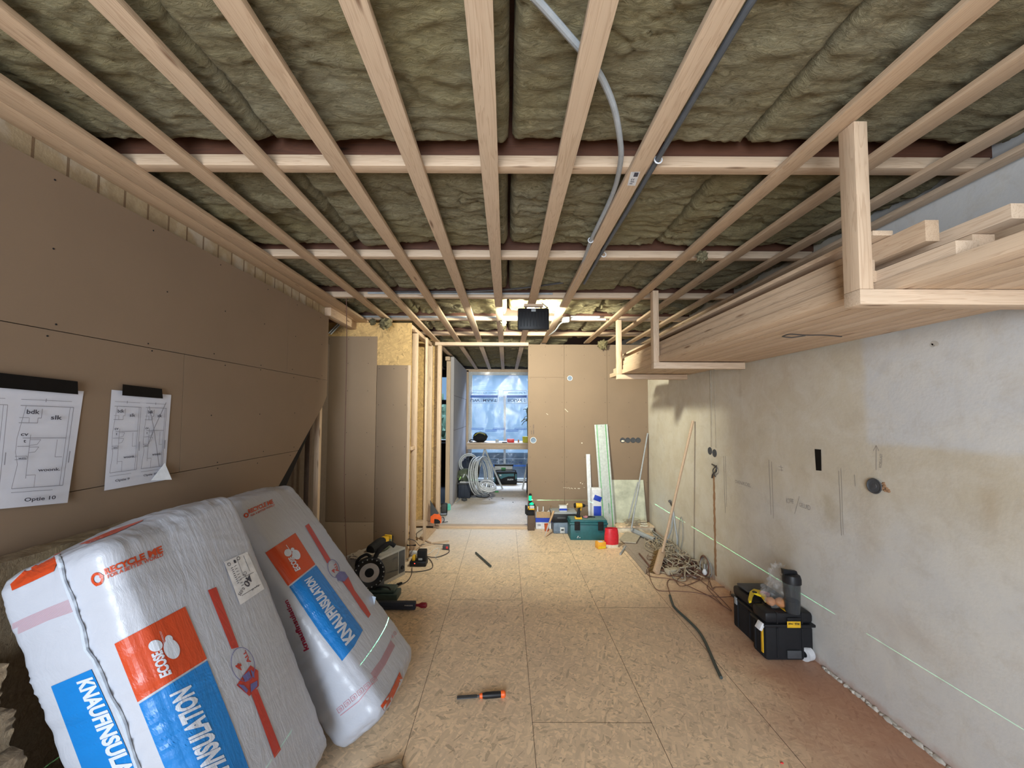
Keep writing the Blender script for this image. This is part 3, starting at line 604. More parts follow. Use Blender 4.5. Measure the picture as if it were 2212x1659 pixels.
def batt(x0, x1, y0, y1, zb, seed, res=0.011, amp=1.0, label='', group='', q=1.0):
    m = MB(); nx = max(6, int((x1-x0)/res)); ny = max(6, int((y1-y0)/res)); T = {}
    S = V((seed*7.3, seed*3.1, seed*1.7))
    for j in range(ny+1):
        for i in range(nx+1):
            u, v = i/nx, j/ny; x, y = x0+(x1-x0)*u, y0+(y1-y0)*v
            p = V((x, y, 0))
            wx = 0.012*noise.noise(V((x*9, y*9, 5))+S); ex = 0.016*noise.noise(V((x*11, 3, 1))+S)+0.008*noise.noise(V((x*45, 3, 1))+S)
            d = min(u*(x1-x0), (1-u)*(x1-x0), v*(y1-y0), (1-v)*(y1-y0))
            h = 0.016*noise.fractal(V((x*2.6, y*4.5, 0))+S, 1.0, 2.0, 3)+0.010*noise.noise(V((x*9, y*22, 2))+S)
            r = noise.noise(V((x*3.3, y*8.5, 9))+S)+0.35*noise.noise(V((x*11, y*25, 3))+S)
            tw = 0.035*max(0, noise.noise(V((x*1.7, y*2.3, 31))+S)+.15)*3*amp
            if tw > 0 and abs(r) < tw: h += 0.016*(1-abs(r)/tw)*amp                 # tears and layer splits
            r2 = noise.noise(V((x*2.1, y*5.0, 19))+S); h += (0.012 if r2 > 0.22 else 0.0)*amp*amp
            h += 0.005*noise.noise(V((x*30, y*60, 2))+S)+0.003*noise.noise(V((x*80, y*110, 2))+S)
            h += 0.006*abs(noise.noise(V((x*7+3*noise.noise(V((x*5, y*5, 7))+S), y*14, 40))+S))*-3+0.006
            h += 0.045*max(0, 1-d/0.03)**2
            vy = y+(ex if v in (0, 1) or v < .02 or v > .98 else ex*0.4)
            T[i, j] = m.b.verts.new((x+wx*0.4, vy, zb+h*amp))
    for j in range(ny):
        for i in range(nx): m.b.faces.new((T[i, j], T[i, j+1], T[i+1, j+1], T[i+1, j]))
    E_ = [T[i, 0] for i in range(nx+1)]+[T[nx, j] for j in range(1, ny+1)]+[T[i, ny] for i in range(nx-1, -1, -1)]+[T[0, j] for j in range(ny-1, 0, -1)]
    U = [m.b.verts.new((v.co.x, v.co.y, 2.79)) for v in E_]
    for a in range(len(E_)):
        b = (a+1) % len(E_); m.b.faces.new((E_[a], E_[b], U[b], U[a]))
    return one('mineral_wool_batt', label, 'insulation', m, M['wool'], group, smooth=1.3)
bays = [(0.70, 1.50, 'nearest bay', 0.010), (1.625, 2.425, 'second bay', 0.012), (2.55, 3.29, 'third bay', 0.014), (3.43, 4.12, 'bay lit by the work lamp', 0.014), (4.26, 4.95, 'bay behind the lamp', 0.018), (5.12, 5.44, 'narrow bay above the doorway wall', 0.018)]
cols = [(-1.69, -0.92, 'far left in the '), (-0.915, 0.005, 'left of the middle joint in the '), (0.02, 0.93, 'right of the middle joint in the '), (0.935, 1.97, 'by the right wall in the ')]
k = 0
for y0, y1, bn, res in bays:
    for x0, x1, cn in cols:
        k += 1
        jx = 0.0 if k < 9 else random.uniform(-.06, .06)
        batt(x0, x1, y0, y1, 2.630-(0.012 if y0 > 1.6 else 0), k, res, 0.7 if y0 < 1.6 else 1.0 if y0 < 3 else 1.3, 'mineral wool batt '+cn+bn, 'mineral wool batts between the ceiling joists')
batt(-1.69, 1.97, -2.4, -0.2, 2.63, 50, 0.05, 1, 'olive mineral wool batt over the space behind the camera', 'mineral wool batts between the ceiling joists')
batt(-1.69, 1.97, -0.08, 0.6, 2.63, 51, 0.03, 1, 'olive mineral wool batt just behind the nearest visible bay', 'mineral wool batts between the ceiling joists')
for i, y in enumerate((5.56, 6.2, 6.85, 7.5, 8.15)):
    batt(-1.9, 0.9, y, y+0.62, 2.60, 60+i, 0.028, 1.6, 'mineral wool batt over the next room, '+('closest to', 'second from', 'third from', 'fourth from', 'farthest from')[i]+' the doorway', 'mineral wool batts over the next room')
# wool tufts that hang out of the ceiling
for i, (x, y, z, s) in enumerate(((-1.26, 4.05, 2.50, 0.055), (-1.42, 4.12, 2.53, 0.03), (1.33, 5.36, 2.52, 0.06), (-0.03, 4.1, 2.52, 0.03), (1.23, 2.42, 2.56, 0.03))):
    b = MB().blob((x, y, z), (s, s*0.8, s), 14, 0.9, 4, seed=i)
    one('wool_tuft', 'loose tuft of mineral wool hanging '+('above the boarded partition, the larger one', 'above the boarded partition, the smaller one', 'over the right part of the doorway wall', 'left of the work lamp', 'beside the rack batten')[i], 'insulation', b, M['wool'], smooth=1.3)
# stud frame from the partition to the back wall, and door studs
def stud(n, x0, x1, y0, y1, z0, z1, lab, m='pineZ'): return one(n, lab, 'stud', MB().bx(x0, x1, y0, y1, z0, z1, 0.002), M[m])
p = at(896, 900, 'y', 4.5)
stud('stud', p.x-.035, p.x+.03, 4.47, 4.515, 0.0, at(896, 721, 'y', 4.5).z, 'loose-topped pine stud nearest the boarded partition')
stud('stud', p.x+.052, p.x+.075, 4.78, 4.86, 0.0, 2.49, 'thin pine stud behind the nearest stud')
p = at(928, 900, 'y', 5.42); stud('stud', p.x-.032, p.x+.032, 5.40, 5.445, 0.09, 2.505, 'pine stud left of the door post, dark shadow beside it')
p = at(949, 900, 'y', 5.44); stud('door_post', p.x-.03, p.x+.022, 5.41, 5.50, 0.03, 2.505, 'pine post forming the left side of the doorway')
one('top_plate', 'pine top plate running from the partition to the doorway', 'plate', MB().bx(-1.09, -1.03, 4.27, 5.40, 2.49, 2.535, 0.002), M['pineY'])
one('bottom_plate', 'pine bottom plate of the stud frame left of the doorway', 'plate', MB().bx(-1.22, -0.96, 5.38, 5.48, 0.03, 0.09, 0.002), M['pineX'])
one('floor_plate', 'pine floor plate running from the partition to the handsaw', 'plate', MB().prism([(-1.07, 4.5, 0), (-1.0, 4.5, 0), (-0.93, 5.3, 0), (-1.05, 5.3, 0)], (0, 0, 0.028)), M['pineY'])
one('cross_brace', 'short pine noggin behind the boarded partition edge', 'strip', MB().box((at(884, 968, 'y', 4.4).x, 4.4, at(884, 968, 'y', 4.4).z), (0.10, 0.16, 0.035), 0.002), M['pineX'])
# back side closure of hidden hall
struct('wall_hall', MB().bx(-2.7, -1.7, 8.0, 8.05, 0, 2.8), M['hall'])
# ================================================================== INSULATION PACKS
def pack(name, label, O, w, l, n, Wd, Ld, Td, seed, rc=0.055, pull=()):
    O, w, l, n = V(O), V(w).normalized(), V(l), V(n)
    l = (l-w*l.dot(w)).normalized(); n = w.cross(l)
    NU, NV, NT_ = 56, 130, 32; m = MB(); D = {}
    S = V((seed*5.3, seed*2.9, 0)); h = V((Wd/2, Ld/2, Td/2))
    def pt(a, b, c):
        p = V((a*h.x, b*h.y, c*h.z)); inner = V((max(-h.x+rc, min(h.x-rc, p.x)), max(-h.y+rc, min(h.y-rc, p.y)), max(-h.z+rc, min(h.z-rc, p.z))))
        d = p-inner
        nn = d.normalized() if d.length > 1e-6 else V((0, 0, 0))
        q = inner+nn*rc if d.length > 1e-6 else p
        if d.length <= 1e-6: nn = V((0, 0, 1))
        ax = max(range(3), key=lambda k: abs(p[k])/h[k]); fn = V((0, 0, 0)); fn[ax] = 1 if p[ax] > 0 else -1
        fa = 1-min(1, (p.x/h.x)**2); fb = 1-min(1, (p.y/h.y)**2); fc = 1-min(1, (p.z/h.z)**2)
        bul = 0.022*(fa*fb if ax == 2 else fb*fc if ax == 0 else fa*fc*1.4)
        wr = 0.0022*noise.noise(V((q.x*2.5, q.y*20+q.x*4, q.z*3))+S)
        r_ = noise.noise(V((q.x*4, q.y*42+q.x*12, q.z*5))+S); wr += 0.0026*max(0, 1-abs(r_)/0.25)*max(0, noise.noise(V((q.x*3, q.y*6, q.z*3))+S*2)+.25)
        e = max(0, abs(p.x/h.x)-0.72)/0.28; wr *= 1+1.0*e; wr += 0.0025*e*noise.noise(V((q.x*9, q.y*30, q.z*9))+S)
        e2 = max(0, abs(p.y/h.y)-0.86)/0.14; wr += 0.004*e2*noise.noise(V((q.x*40, q.y*4, q.z*40))+S)
        for (cx, cy, cz, rad, amt) in pull:
            dd = (V((q.x/h.x-cx, q.y/h.y-cy, (q.z/h.z-cz)*0.6))).length
            if dd < rad: wr += amt*(1-dd/rad)**1.5
        wr += 0.006*noise.noise(V((q.x*2.2, q.y*1.8, q.z*2))+S)
        q = q+fn*bul+(nn if nn.length else fn)*wr
        return q
    def face(f, na, nb):
        T = {}
        for j in range(nb+1):
            for i in range(na+1):
                p = f(i/na*2-1, j/nb*2-1); key = (round(p[0], 5), round(p[1], 5), round(p[2], 5))
                if key not in D: q = pt(*p); D[key] = m.b.verts.new(O+w*(q.x+h.x)+l*(q.y+h.y)+n*(q.z+h.z))
                T[i, j] = D[key]
        for j in range(nb):
            for i in range(na):
                try: m.b.faces.new((T[i, j], T[i+1, j], T[i+1, j+1], T[i, j+1]))
                except ValueError: pass
    face(lambda a, b: (a, b, 1), NU, NV); face(lambda a, b: (a, b, -1), NU, NV)
    face(lambda a, b: (-1, b, a), NT_, NV); face(lambda a, b: (1, b, a), NT_, NV)
    face(lambda a, b: (a, 1, b), NU, NT_); face(lambda a, b: (a, -1, b), NU, NT_)
    bmesh.ops.recalc_face_normals(m.b, faces=m.b.faces[:])
    bvh = BVHTree.FromBMesh(m.b)
    th = Thing('insulation_pack', label, 'insulation pack', O, 0, 'shrink-wrapped insulation packs')
    th.part('wrapping', m, M['pack'], world=True, smooth=1.3)
    return th, bvh
A, bvA = pack('A', 'large white plastic wrapped insulation pack in front with taped paper label near its top', (-1.059, 1.195, 0.005), (0.01, 0.998, 0.06), (-.364, -.058, .93), (.931, -.034, .362), 0.548, 1.147, 0.352, 1, 0.045, ((-0.3, 1, 1, .5, -.012),))
B, bvB = pack('B', 'white wrapped insulation pack leaning behind the larger one, film torn on its right edge', (-.760, 1.84, 0.0), (.044, .996, -.04), (-.636, .086, .767), (.771, .014, .637), 0.542, 1.279, 0.291, 2, 0.060, ((1, -0.1, 0.8, .3, -.02), (0.6, 1, 1, .4, -.015)))
sA, sB = mesh_surf(bvA, 0.0022), mesh_surf(bvB, 0.0022)
def quad_off(q, a, b, c, d): # sub-rectangle (a..b, c..d) of a quad given bl, br, tr, tl
    H = homog(q); return [H(a, c), H(b, c), H(b, d), H(a, d)]
def stamp(th, nm, surf, mat, fn, label=None, me=9.0):
    p = Print(surf, me); fn(p); return th.part(nm, p.done(), mat, label=label, world=True, smooth=0)
# --- pack A front: box frame in reading direction (text runs upwards along the pack)
redA = [(297, 1517), (247, 1391), (400, 1310), (447, 1423)]          # bottom-left when reading, going along the text
stamp(A, 'red_square', sA, M['pack_red'], lambda p: p.poly([(247, 1391), (400, 1310), (447, 1423), (297, 1517)]), 'red printed square')
stamp(A, 'blue_band', sA, M['pack_blue'], lambda p: p.poly([(300, 1521), (448, 1427), (505, 1570), (560, 1720), (415, 1790), (352, 1650)]), 'blue printed band')
sA2, sB2 = mesh_surf(bvA, 0.0036), mesh_surf(bvB, 0.0036)
stamp(A, 'small_lettering', sA2, M['pack_white'], lambda p: [p.text('ECOSE', [(372, 1455), (350, 1403), (326, 1414), (346, 1466)], 0.045), p.text('TECHNOLOGY', [(358, 1391), (348, 1363), (344, 1364), (354, 1393)])], 'white lettering in the red square', 7)
def whiteA(p):
    p.text('KNAUFINSULATION', [(541, 1752), (413, 1479), (365, 1502), (484, 1776)], 0.045)
stamp(A, 'white_emblem', sA2, M['pack_white'], lambda p: [p.ell((336, 1395), 15.5, 12.5, -0.15), p.ell((371, 1402), 22, 17, 1.2), p.ell((365, 1380), 8.5, 8, 0)], 'white round emblem')
stamp(A, 'white_lettering', sA2, M['pack_white'], whiteA, 'white lettering', 7)
def redl(p):
    p.text('RECYCLE ME', [(228, 1242), (353, 1193), (349, 1178), (224, 1229)], 0.045)
    p.text('FOR A BETTER WORLD', [(233, 1250), (353, 1201), (352, 1193), (231, 1242)], 0.02)
    p.ell((210, 1251), 11, 11.5, 0, w=6); p.poly([(216, 1239), (224, 1243), (222, 1253), (214, 1247)]); p.poly([(205, 1258), (213, 1263), (208, 1267), (202, 1263)])
stamp(A, 'recycling_lettering', sA, M['pack_red'], redl, 'red recycling lettering')
def bar(p):
    p.poly([(449, 1275), (467, 1268), (516, 1398), (500, 1402)]); p.poly([(541, 1494), (556, 1488), (607, 1619), (593, 1638)])
    p.text('ALL', [(543, 1430), (530, 1404), (524, 1408), (536, 1436)], 0.03)
    p.text('4', [(526, 1446), (519, 1431), (507, 1436), (514, 1451)], 0.04); p.poly([(511, 1480), (541, 1437), (558, 1449), (559, 1482), (539, 1504)])
    p.text('knaufinsulation.com', [(656, 1434), (592, 1282), (587, 1284), (650, 1437)])
stamp(A, 'red_bar', sA, M['pack_line'], bar, 'red bar and small lettering')
stamp(A, 'violet_house', sA2, M['pack_violet'], lambda p: [p.ell((525, 1435), 25, 37, -0.2, w=1.3), p.poly([(524, 1461), (538, 1449), (543, 1462), (530, 1474)]), p.poly([(541, 1446), (549, 1452), (550, 1466), (545, 1460)]), p.poly([(514, 1478), (527, 1480), (536, 1490), (533, 1497)]), p.poly([(541, 1478), (556, 1470), (556, 1482), (542, 1496)])], 'violet printed house')
stamp(A, 'orange_stripe', sA, M['pack_red'], lambda p: [p.poly([(22, 1262), (60, 1225), (95, 1203), (134, 1186), (116, 1234), (70, 1256), (26, 1276)]), p.poly([(170, 1176), (240, 1146), (310, 1122), (306, 1126), (250, 1151), (190, 1174)])], 'red stripe at the top end')
def pk1(p):
    for k in range(13):
        a = k/12; p.line([(-10, 1366+a*26), (50, 1337+a*27), (105, 1313+a*26), (148+a*9, 1296+a*25)], 0.8)
stamp(A, 'pink_lines', sA, M['pink'], pk1, 'band of thin pink lines', 20)
stamp(A, 'side_blue_band', sA, M['pack_blue'], lambda p: p.poly([(110, 1483), (197, 1446), (238, 1535), (300, 1680), (340, 1800), (230, 1840), (184, 1680)]), 'blue printed band on the side')
stamp(A, 'side_lettering', sA2, M['pack_white'], lambda p: p.text('KNAUFINSULATION', [(164, 1474), (290, 1775), (333, 1755), (200, 1462)], 0.045), 'white lettering on the side', 7)
# paper label
qL = [(519, 1307), (484, 1214), (534, 1192), (571, 1272)]
stamp(A, 'paper_label', sA2, M['white'], lambda p: p.poly(qL), 'white paper label')
sA3 = mesh_surf(bvA, 0.0050)
def lab(p):
    p.text('40', [(534, 1240), (526, 1262), (537, 1270), (548, 1246)], 0.02)
    p.text('0.035', [(524, 1268), (514, 1284), (519, 1288), (530, 1271)], 0.01); p.text('CE', [(528, 1233), (524, 1243), (530, 1246), (534, 1236)])
    for k in range(9): p.line([(499+k*1.7, 1228+k*4), (503+k*1.7, 1226+k*4)], 1.4)
    for k in range(8): p.line([(506+k*2.2, 1224+k*6), (511+k*2.2, 1221+k*6)], 1.0)
    p.ell((495, 1219), 3.2, 3.2, w=1.2); p.ell((515, 1206), 3.2, 3.2, w=1.2); p.poly([(504, 1211), (508, 1209), (511, 1215), (507, 1217)])
    p.line([(512, 1207), (526, 1244)], .7).line([(526, 1200), (540, 1234)], .7).line([(519, 1251), (548, 1236)], .8).line([(522, 1287), (562, 1263)], .8)
    p.text('Pure 35', [(558, 1262), (543, 1273), (545, 1277), (560, 1266)])
stamp(A, 'label_print', sA3, M['ink'], lab, 'black print on the label', 6)
# clear weld standing along the side of pack A
path = [(119, 1200), (127, 1225), (134, 1250), (143, 1275), (152, 1300), (163, 1330), (174, 1355), (178, 1385), (183, 1405), (199, 1425), (208, 1448), (222, 1478), (237, 1510), (250, 1535), (266, 1570), (277, 1605), (285, 1640), (300, 1680)]
sm = MB(); L_ = []; 
def interp(path, k=5):
    r = []
    for a, b in zip(path, path[1:]):
        for i in range(k): r.append((a[0]+(b[0]-a[0])*i/k, a[1]+(b[1]-a[1])*i/k))
    return r+[path[-1]]
for i, (x, y) in enumerate(interp(path)):
    a, b = sA(x-2, y+1), sA(x+9+2*sin(i*.4), y-4)
    if a is None or b is None: continue
    wv = 0.004*sin(i*1.1)+0.003*sin(i*2.7); mid = (a+b)/2; nn = (EYE-mid).normalized()
    L_.append([sm.b.verts.new(a), sm.b.verts.new(mid+nn*(0.012+wv)), sm.b.verts.new(b)])
for P, Q in zip(L_, L_[1:]): sm.b.faces.new((P[0], P[1], Q[1], Q[0])); sm.b.faces.new((P[1], P[2], Q[2], Q[1]))
A.part('weld_seam', sm, M['seam_film'], world=True, smooth=1.2, label='clear wavy weld seam')
# --- pack B
stamp(B, 'red_square', sB, M['pack_red'], lambda p: p.poly([(573, 1194), (638, 1151), (681, 1219), (622, 1266)]), 'red printed square')
stamp(B, 'blue_band', sB, M['pack_blue'], lambda p: p.poly([(625, 1268), (683, 1221), (784, 1361), (765, 1396), (739, 1428), (690, 1365)]), 'blue printed band')
stamp(B, 'small_lettering', sB2, M['pack_white'], lambda p: p.text('ECOSE', [(650, 1229), (632, 1200), (622, 1206), (638, 1235)], 0.045), 'white lettering in the red square', 7)
def whiteB(p):
    p.text('KNAUFINSULATION', [(768, 1373), (674, 1244), (657, 1254), (747, 1396)], 0.045)
stamp(B, 'white_emblem', sB2, M['pack_white'], lambda p: [p.ell((622, 1194), 8, 8), p.ell((640, 1198), 11, 8.5, 1.1), p.ell((632, 1187), 4, 4), p.line([(618, 1177), (630, 1193)], 1.2)], 'white round emblem')
stamp(B, 'white_lettering', sB2, M['pack_white'], whiteB, 'white lettering', 7)
stamp(B, 'recycling_lettering', sB, M['pack_red'], lambda p: [p.text('RECYCLE ME', [(538, 1110), (591, 1087), (588, 1078), (535, 1101)], 0.04), p.text('FOR A BETTER WORLD', [(542, 1116), (594, 1092), (593, 1088), (541, 1112)], 0.02), p.ell((532, 1113), 4, 4, w=3)], 'red recycling lettering')
def linesB(p):
    p.poly([(659, 1136), (667, 1131), (715, 1210), (707, 1217)]); p.poly([(738, 1254), (752, 1245), (766, 1275), (790, 1308), (801, 1327), (796, 1335), (780, 1315), (756, 1278)])
    p.text('ALL', [(733, 1234), (725, 1215), (720, 1217), (727, 1237)], 0.03); p.text('4', [(726, 1237), (722, 1228), (716, 1231), (719, 1239)], 0.04)
stamp(B, 'red_bar', sB, M['pack_line'], linesB, 'red bar and small red lettering')
stamp(B, 'violet_house', sB2, M['pack_violet'], lambda p: [p.ell((721, 1228), 12, 20, -0.3, w=1.2), p.poly([(726, 1243), (734, 1234), (745, 1235), (752, 1246), (744, 1256), (730, 1254)])], 'violet printed house')
stamp(B, 'orange_stripe', sB, M['pack_red'], lambda p: p.poly([(863, 1451), (870, 1466), (868, 1490), (855, 1522), (838, 1546), (822, 1525), (842, 1497), (855, 1470)]), 'red stripe at the lower end')
def pinkB(p):
    for k in range(9):
        a = k/8; p.line([(801+a*9, 1455+a*13), (823+a*9, 1425+a*11), (845+a*8, 1383+a*11)], 0.9)
    for k in range(6):
        x, y = 727+k*14.5, 1532-k*12.5; p.line([(x, y), (x+11, y-9), (x+16, y-1), (x+5, y+9), (x, y)], 1.0); p.line([(x+4, y+2), (x+9, y-3), (x+11, y), (x+7, y+3)], 1.2)
    p.line([(735, 1546), (775, 1515), (806, 1475)], 1.5); p.text('4.0', [(848, 1382), (858, 1368), (852, 1362), (844, 1374)])
stamp(B, 'pink_symbols', sB, M['pink'], pinkB, 'pink lines and handling symbols', 10)
stamp(B, 'side_lettering', sB, M['pack_dark'], lambda p: p.text('knaufinsulation', [(668, 1402), (622, 1295), (612, 1300), (656, 1408)], 0.03), 'maroon lettering on the side')
# torn film flaps
fl_ = MB()
for (px, py, dx, dy) in ((600, 1052, 22, -8), (622, 1046, 12, -6), (795, 1262, 8, 22), (803, 1285, 6, 24)):
    a, b, c = sB(px, py), sB(px+dx*0.9, py+dy*0.9) , sB(px-3, py+4)
    if a and b and c:
        mid = (a+b)/2+V((0.02, -0.01, 0.02)); fl_.b.faces.new([fl_.b.verts.new(v) for v in (a, mid, b)]); fl_.b.faces.new([fl_.b.verts.new(v) for v in (a, c+V((.01, -.01, .01)), mid)])
B.part('torn_film', fl_, M['seam_film'], world=True, label='torn clear film flaps')
stamp(B, 'tear', sB2, M['card'], lambda p: [p.poly([(783, 1246), (790, 1255), (800, 1272), (803, 1284), (796, 1275), (787, 1260)]), p.poly([(585, 1046), (600, 1038), (618, 1033), (623, 1035), (612, 1042), (596, 1046)])], 'brown slit where the film is torn')
# loose brown slabs stacked at the wall, to the left of and behind the packs
def slab(name, c, sz, rot, seed, label, mat='wool_brown', group='loose brown insulation slabs'):
    m = MB(); r = bmesh.ops.create_cube(m.b, size=1.0); bmesh.ops.subdivide_edges(m.b, edges=m.b.edges[:], cuts=26, use_grid_fill=True)
    for v in m.b.verts:
        v.co = V((v.co.x*sz[0], v.co.y*sz[1], v.co.z*sz[2])); q = v.co+V((seed*3, seed, 0)); k = 0.008*noise.noise(q*16)+0.005*noise.noise(V((q.x*30, q.y*30, q.z*90)))
        v.co += V((k if abs(v.co.x) > sz[0]*.49 else 0, k if abs(v.co.y) > sz[1]*.49 else 0, k))
    for v in m.b.verts: v.co = V(c)+(rot.to_3x3() @ v.co if rot is not None else v.co)
    return one(name, label, 'insulation', m, M[mat], group, smooth=1.3)
zz = 0.0
for i in range(8):
    xr_ = (-1.29, -1.285, -1.29, -1.285, -1.29, -1.315, -1.355, -1.39)[i]; slab('insulation_slab', ((xr_-1.635)/2, 0.84+random.uniform(-.006, .006), zz+.053), (xr_+1.635, 0.55, .100), None, i, 'brown insulation slab left of the packs, '+('lowest of the stack', 'second from below', 'third from below', 'fourth from below', 'fifth from below', 'third from the top', 'second from the top', 'topmost of the stack')[i]); zz += .108
slab('insulation_slab', (-1.585, 1.42, 0.56), (0.085, 0.60, 1.08), None, 20, 'brown insulation slab standing against the left wall behind the large pack')
for i in range(3): slab('insulation_slab', (-1.40, 1.42, 0.05+i*.108), (0.24, 0.56, 0.1), None, 30+i, 'brown insulation slab in the low pile hidden behind the large pack', 'wool_brown')
slab('wool_scrap', (-0.50, 1.72, 0.012), (0.16, 0.16, 0.02), Matrix.Rotation(.4, 4, 'Z'), 21, 'flat scrap of brown insulation on the floor at the foot of the right pack', 'wool_brown', None)
# ================================================================== LUMBER RACK (right, under the ceiling)
def hanger(Yf, xp, xe, zb, dz, lab):
    t = Thing('rack_bracket', lab, 'bracket', (xp, Yf, zb), 0, 'hanging brackets of the lumber rack')
    t.part('post', MB().bx(xp, xp+.045, Yf, Yf+.062, zb+dz+.0005, 2.548, .002), M['pineZ'], world=True)
    t.part('arm', MB().bx(xp, xe, Yf, Yf+.062, zb, zb+dz, .002), M['pineX'], world=True); return t
hanger(1.262, 1.156, 1.975, 1.930, .05, 'L-shaped pine bracket of the lumber rack closest to the camera')
hanger(3.07, 1.165, 1.885, 1.925, .05, 'L-shaped pine bracket of the lumber rack, the middle one')
hanger(4.05, 1.16, 1.885, 1.925, .05, 'L-shaped pine bracket of the lumber rack farthest from the camera')
def plank(x, z, ya, yb, w, h, label, yaw=0.0, tilt=0.0, roll=0.0, grp='loose timber on the hanging rack', nm='timber_plank'):
    L = yb-ya; m = MB().box((0, 0, 0), (w, L, h), .0015)
    rot = Matrix.Rotation(yaw, 4, 'Z') @ Matrix.Rotation(tilt, 4, 'X') @ Matrix.Rotation(roll, 4, 'Y')
    bmesh.ops.transform(m.b, matrix=Matrix.Translation((x, (ya+yb)/2, z+h/2)) @ rot, verts=m.b.verts[:])
    return one(nm, label, 'timber', m, M['pineY'], grp)
z0 = 1.982
xs = [1.205+i*0.0735 for i in range(10)]
for i, x in enumerate(xs):
    plank(x+.034, z0, 1.335 if i == 0 else .93 if i == 1 else random.uniform(-.45, -.05), random.uniform(4.15, 4.55), .0690, .044, 'flat bottom plank on the rack, '+('at its room-side edge' if i == 0 else 'against the wall' if i == 9 else '%s counted from the room side' % ('second', 'third', 'fourth', 'fifth', 'sixth', 'seventh', 'eighth', 'ninth')[i-1]), random.uniform(-.002, .002))  # out-of-view ends run on past the camera to shade the upper wall
z1 = z0+.0465
for i, (x, ya, yb, w) in enumerate(((1.252, 1.34, 4.42, .069), (1.330, 1.10, 4.6, .069), (1.410, 1.40, 4.35, .069), (1.49, 1.45, 4.7, .069), (1.57, -.2, 4.4, .069), (1.66, -.3, 4.5, .09), (1.77, -.25, 4.2, .09))):  # wall-side battens lengthened out of view to keep daylight off the upper wall
    plank(x, z1, ya, yb, w, .042, 'pine batten in the second rack layer, '+('room side', 'second from the room, rough sawn end', 'third from the room', 'fourth from the room', 'fifth from the room', 'sixth from the room', 'wall side')[i], random.uniform(-.005, .005))
z2 = z1+.0445
plank(1.262, z2, 1.36, 4.30, .069, .044, 'square batten in the third layer of the rack at its room side', .004)
plank(1.345, z2, 1.45, 4.1, .069, .044, 'batten in the third rack layer under the thick beam', -.003)
plank(1.440, z2, 1.16, 4.0, .069, .044, 'batten in the third rack layer beside the thick beam', .002)
plank(1.560, z2, 1.5, 4.35, .069, .044, 'batten in the third rack layer, third from the room side', .004)
plank(1.69, z2, -.3, 4.1, .10, .044, 'wide batten in the third rack layer near the wall', -.004)  # lengthened toward the camera, out of view, to shade the wall above
z3 = z2+.0465
plank(1.362, z3, 1.215, 4.30, .044, .069, 'thick upright beam on the lumber rack with its pale end facing the room', -.008)
plank(1.440, z3, 1.07, 4.2, .069, .044, 'long beam whose pale end reaches the right edge of the picture', .004)
plank(1.275, z3, 1.40, 4.2, .069, .030, 'thin board in the top layer at the room side of the rack', .003)
plank(1.635, z3, -.2, 4.0, .09, .044, 'beam added for shade in the top rack layer, second nearest to the wall', .002)  # beam added to deepen the shade on the upper right wall
plank(1.80, z2, -.25, 4.1, .09, .069, 'upright beam added for shade on the rack, closest to the wall', .001)  # second added beam, raises the stack to block light from the wall
plank(1.30, z3+.071, 1.33, 4.2, .07, .018, 'thin board lying on top of the thick beam', .004)
# wire loop under the pile
one('wire_loop', 'thin black wire hanging under the lumber pile', 'wire', MB().tube([fl(1690, 727, 1.965), fl(1706, 722, 1.965), fl(1740, 724, 1.965), fl(1778, 724, 1.967), fl(1818, 727, 1.967)], .003, 6).tube([fl(1690, 727, 1.965), fl(1710, 729, 1.96), fl(1740, 725, 1.965)], .003, 6), M['cable_dark'])
# ================================================================== CEILING SERVICES
def ctube(px, z, r, n=10):
    return MB().tube([at(x, y, 'z', zz_) for (x, y), zz_ in zip(px, z)], r, n)
one('ceiling_conduit', 'grey flexible conduit curving in a wide arc across the ceiling', 'conduit', ctube([(1150, -10), (1185, 28), (1235, 85), (1272, 128), (1303, 175), (1327, 235), (1339, 300), (1341, 345), (1330, 400), (1312, 445), (1290, 490), (1276, 520), (1262, 560), (1245, 600), (1200, 680)], [2.605, 2.605, 2.60, 2.60, 2.592, 2.58, 2.566, 2.561, 2.57, 2.57, 2.562, 2.5595, 2.56, 2.56, 2.56], .0105), M['conduit'])
one('ceiling_conduit', 'dark conduit running straight beside the batten with the paper sticker', 'conduit', ctube([(1640, -20), (1606, 30), (1500, 210), (1424, 338), (1355, 455), (1300, 545), (1262, 612)], [2.561]*7, .0105), M['conduit_dark'])
for x, y, w_ in ((1422, 345, 'at the nearest cross strip'), (1276, 519, 'on the curved conduit'), (1304, 550, 'on the straight conduit farther away')):
    one('conduit_clip', 'small white clip holding a ceiling conduit, '+w_, 'clip', MB().ring(at(x, y, 'z', 2.560), (0, 1, 0), .0145, .003, 16, 6), M['white'], 'conduit clips')
pS = Print(plane_surf('z', 2.55, (0, 0, -1), .001), 50); pS.poly([(1363, 371), (1383, 370), (1372, 401), (1355, 400)])
st = Thing('paper_sticker', 'small white paper sticker on a ceiling batten', 'sticker', at(1368, 386, 'z', 2.549)); st.part('sheet', pS.done(), M['white'], world=True)
pS = Print(plane_surf('z', 2.55, (0, 0, -1), .0018), 50); pS.poly([(1371, 372), (1380, 372), (1377, 381), (1368, 381)]).line([(1362, 392), (1370, 392)], 1.5).line([(1360, 396), (1366, 396)], 1.5).text('4.4', [(1362, 390), (1369, 390), (1371, 384), (1364, 384)])
st.part('print', pS.done(), M['ink'], world=True, label='black print')
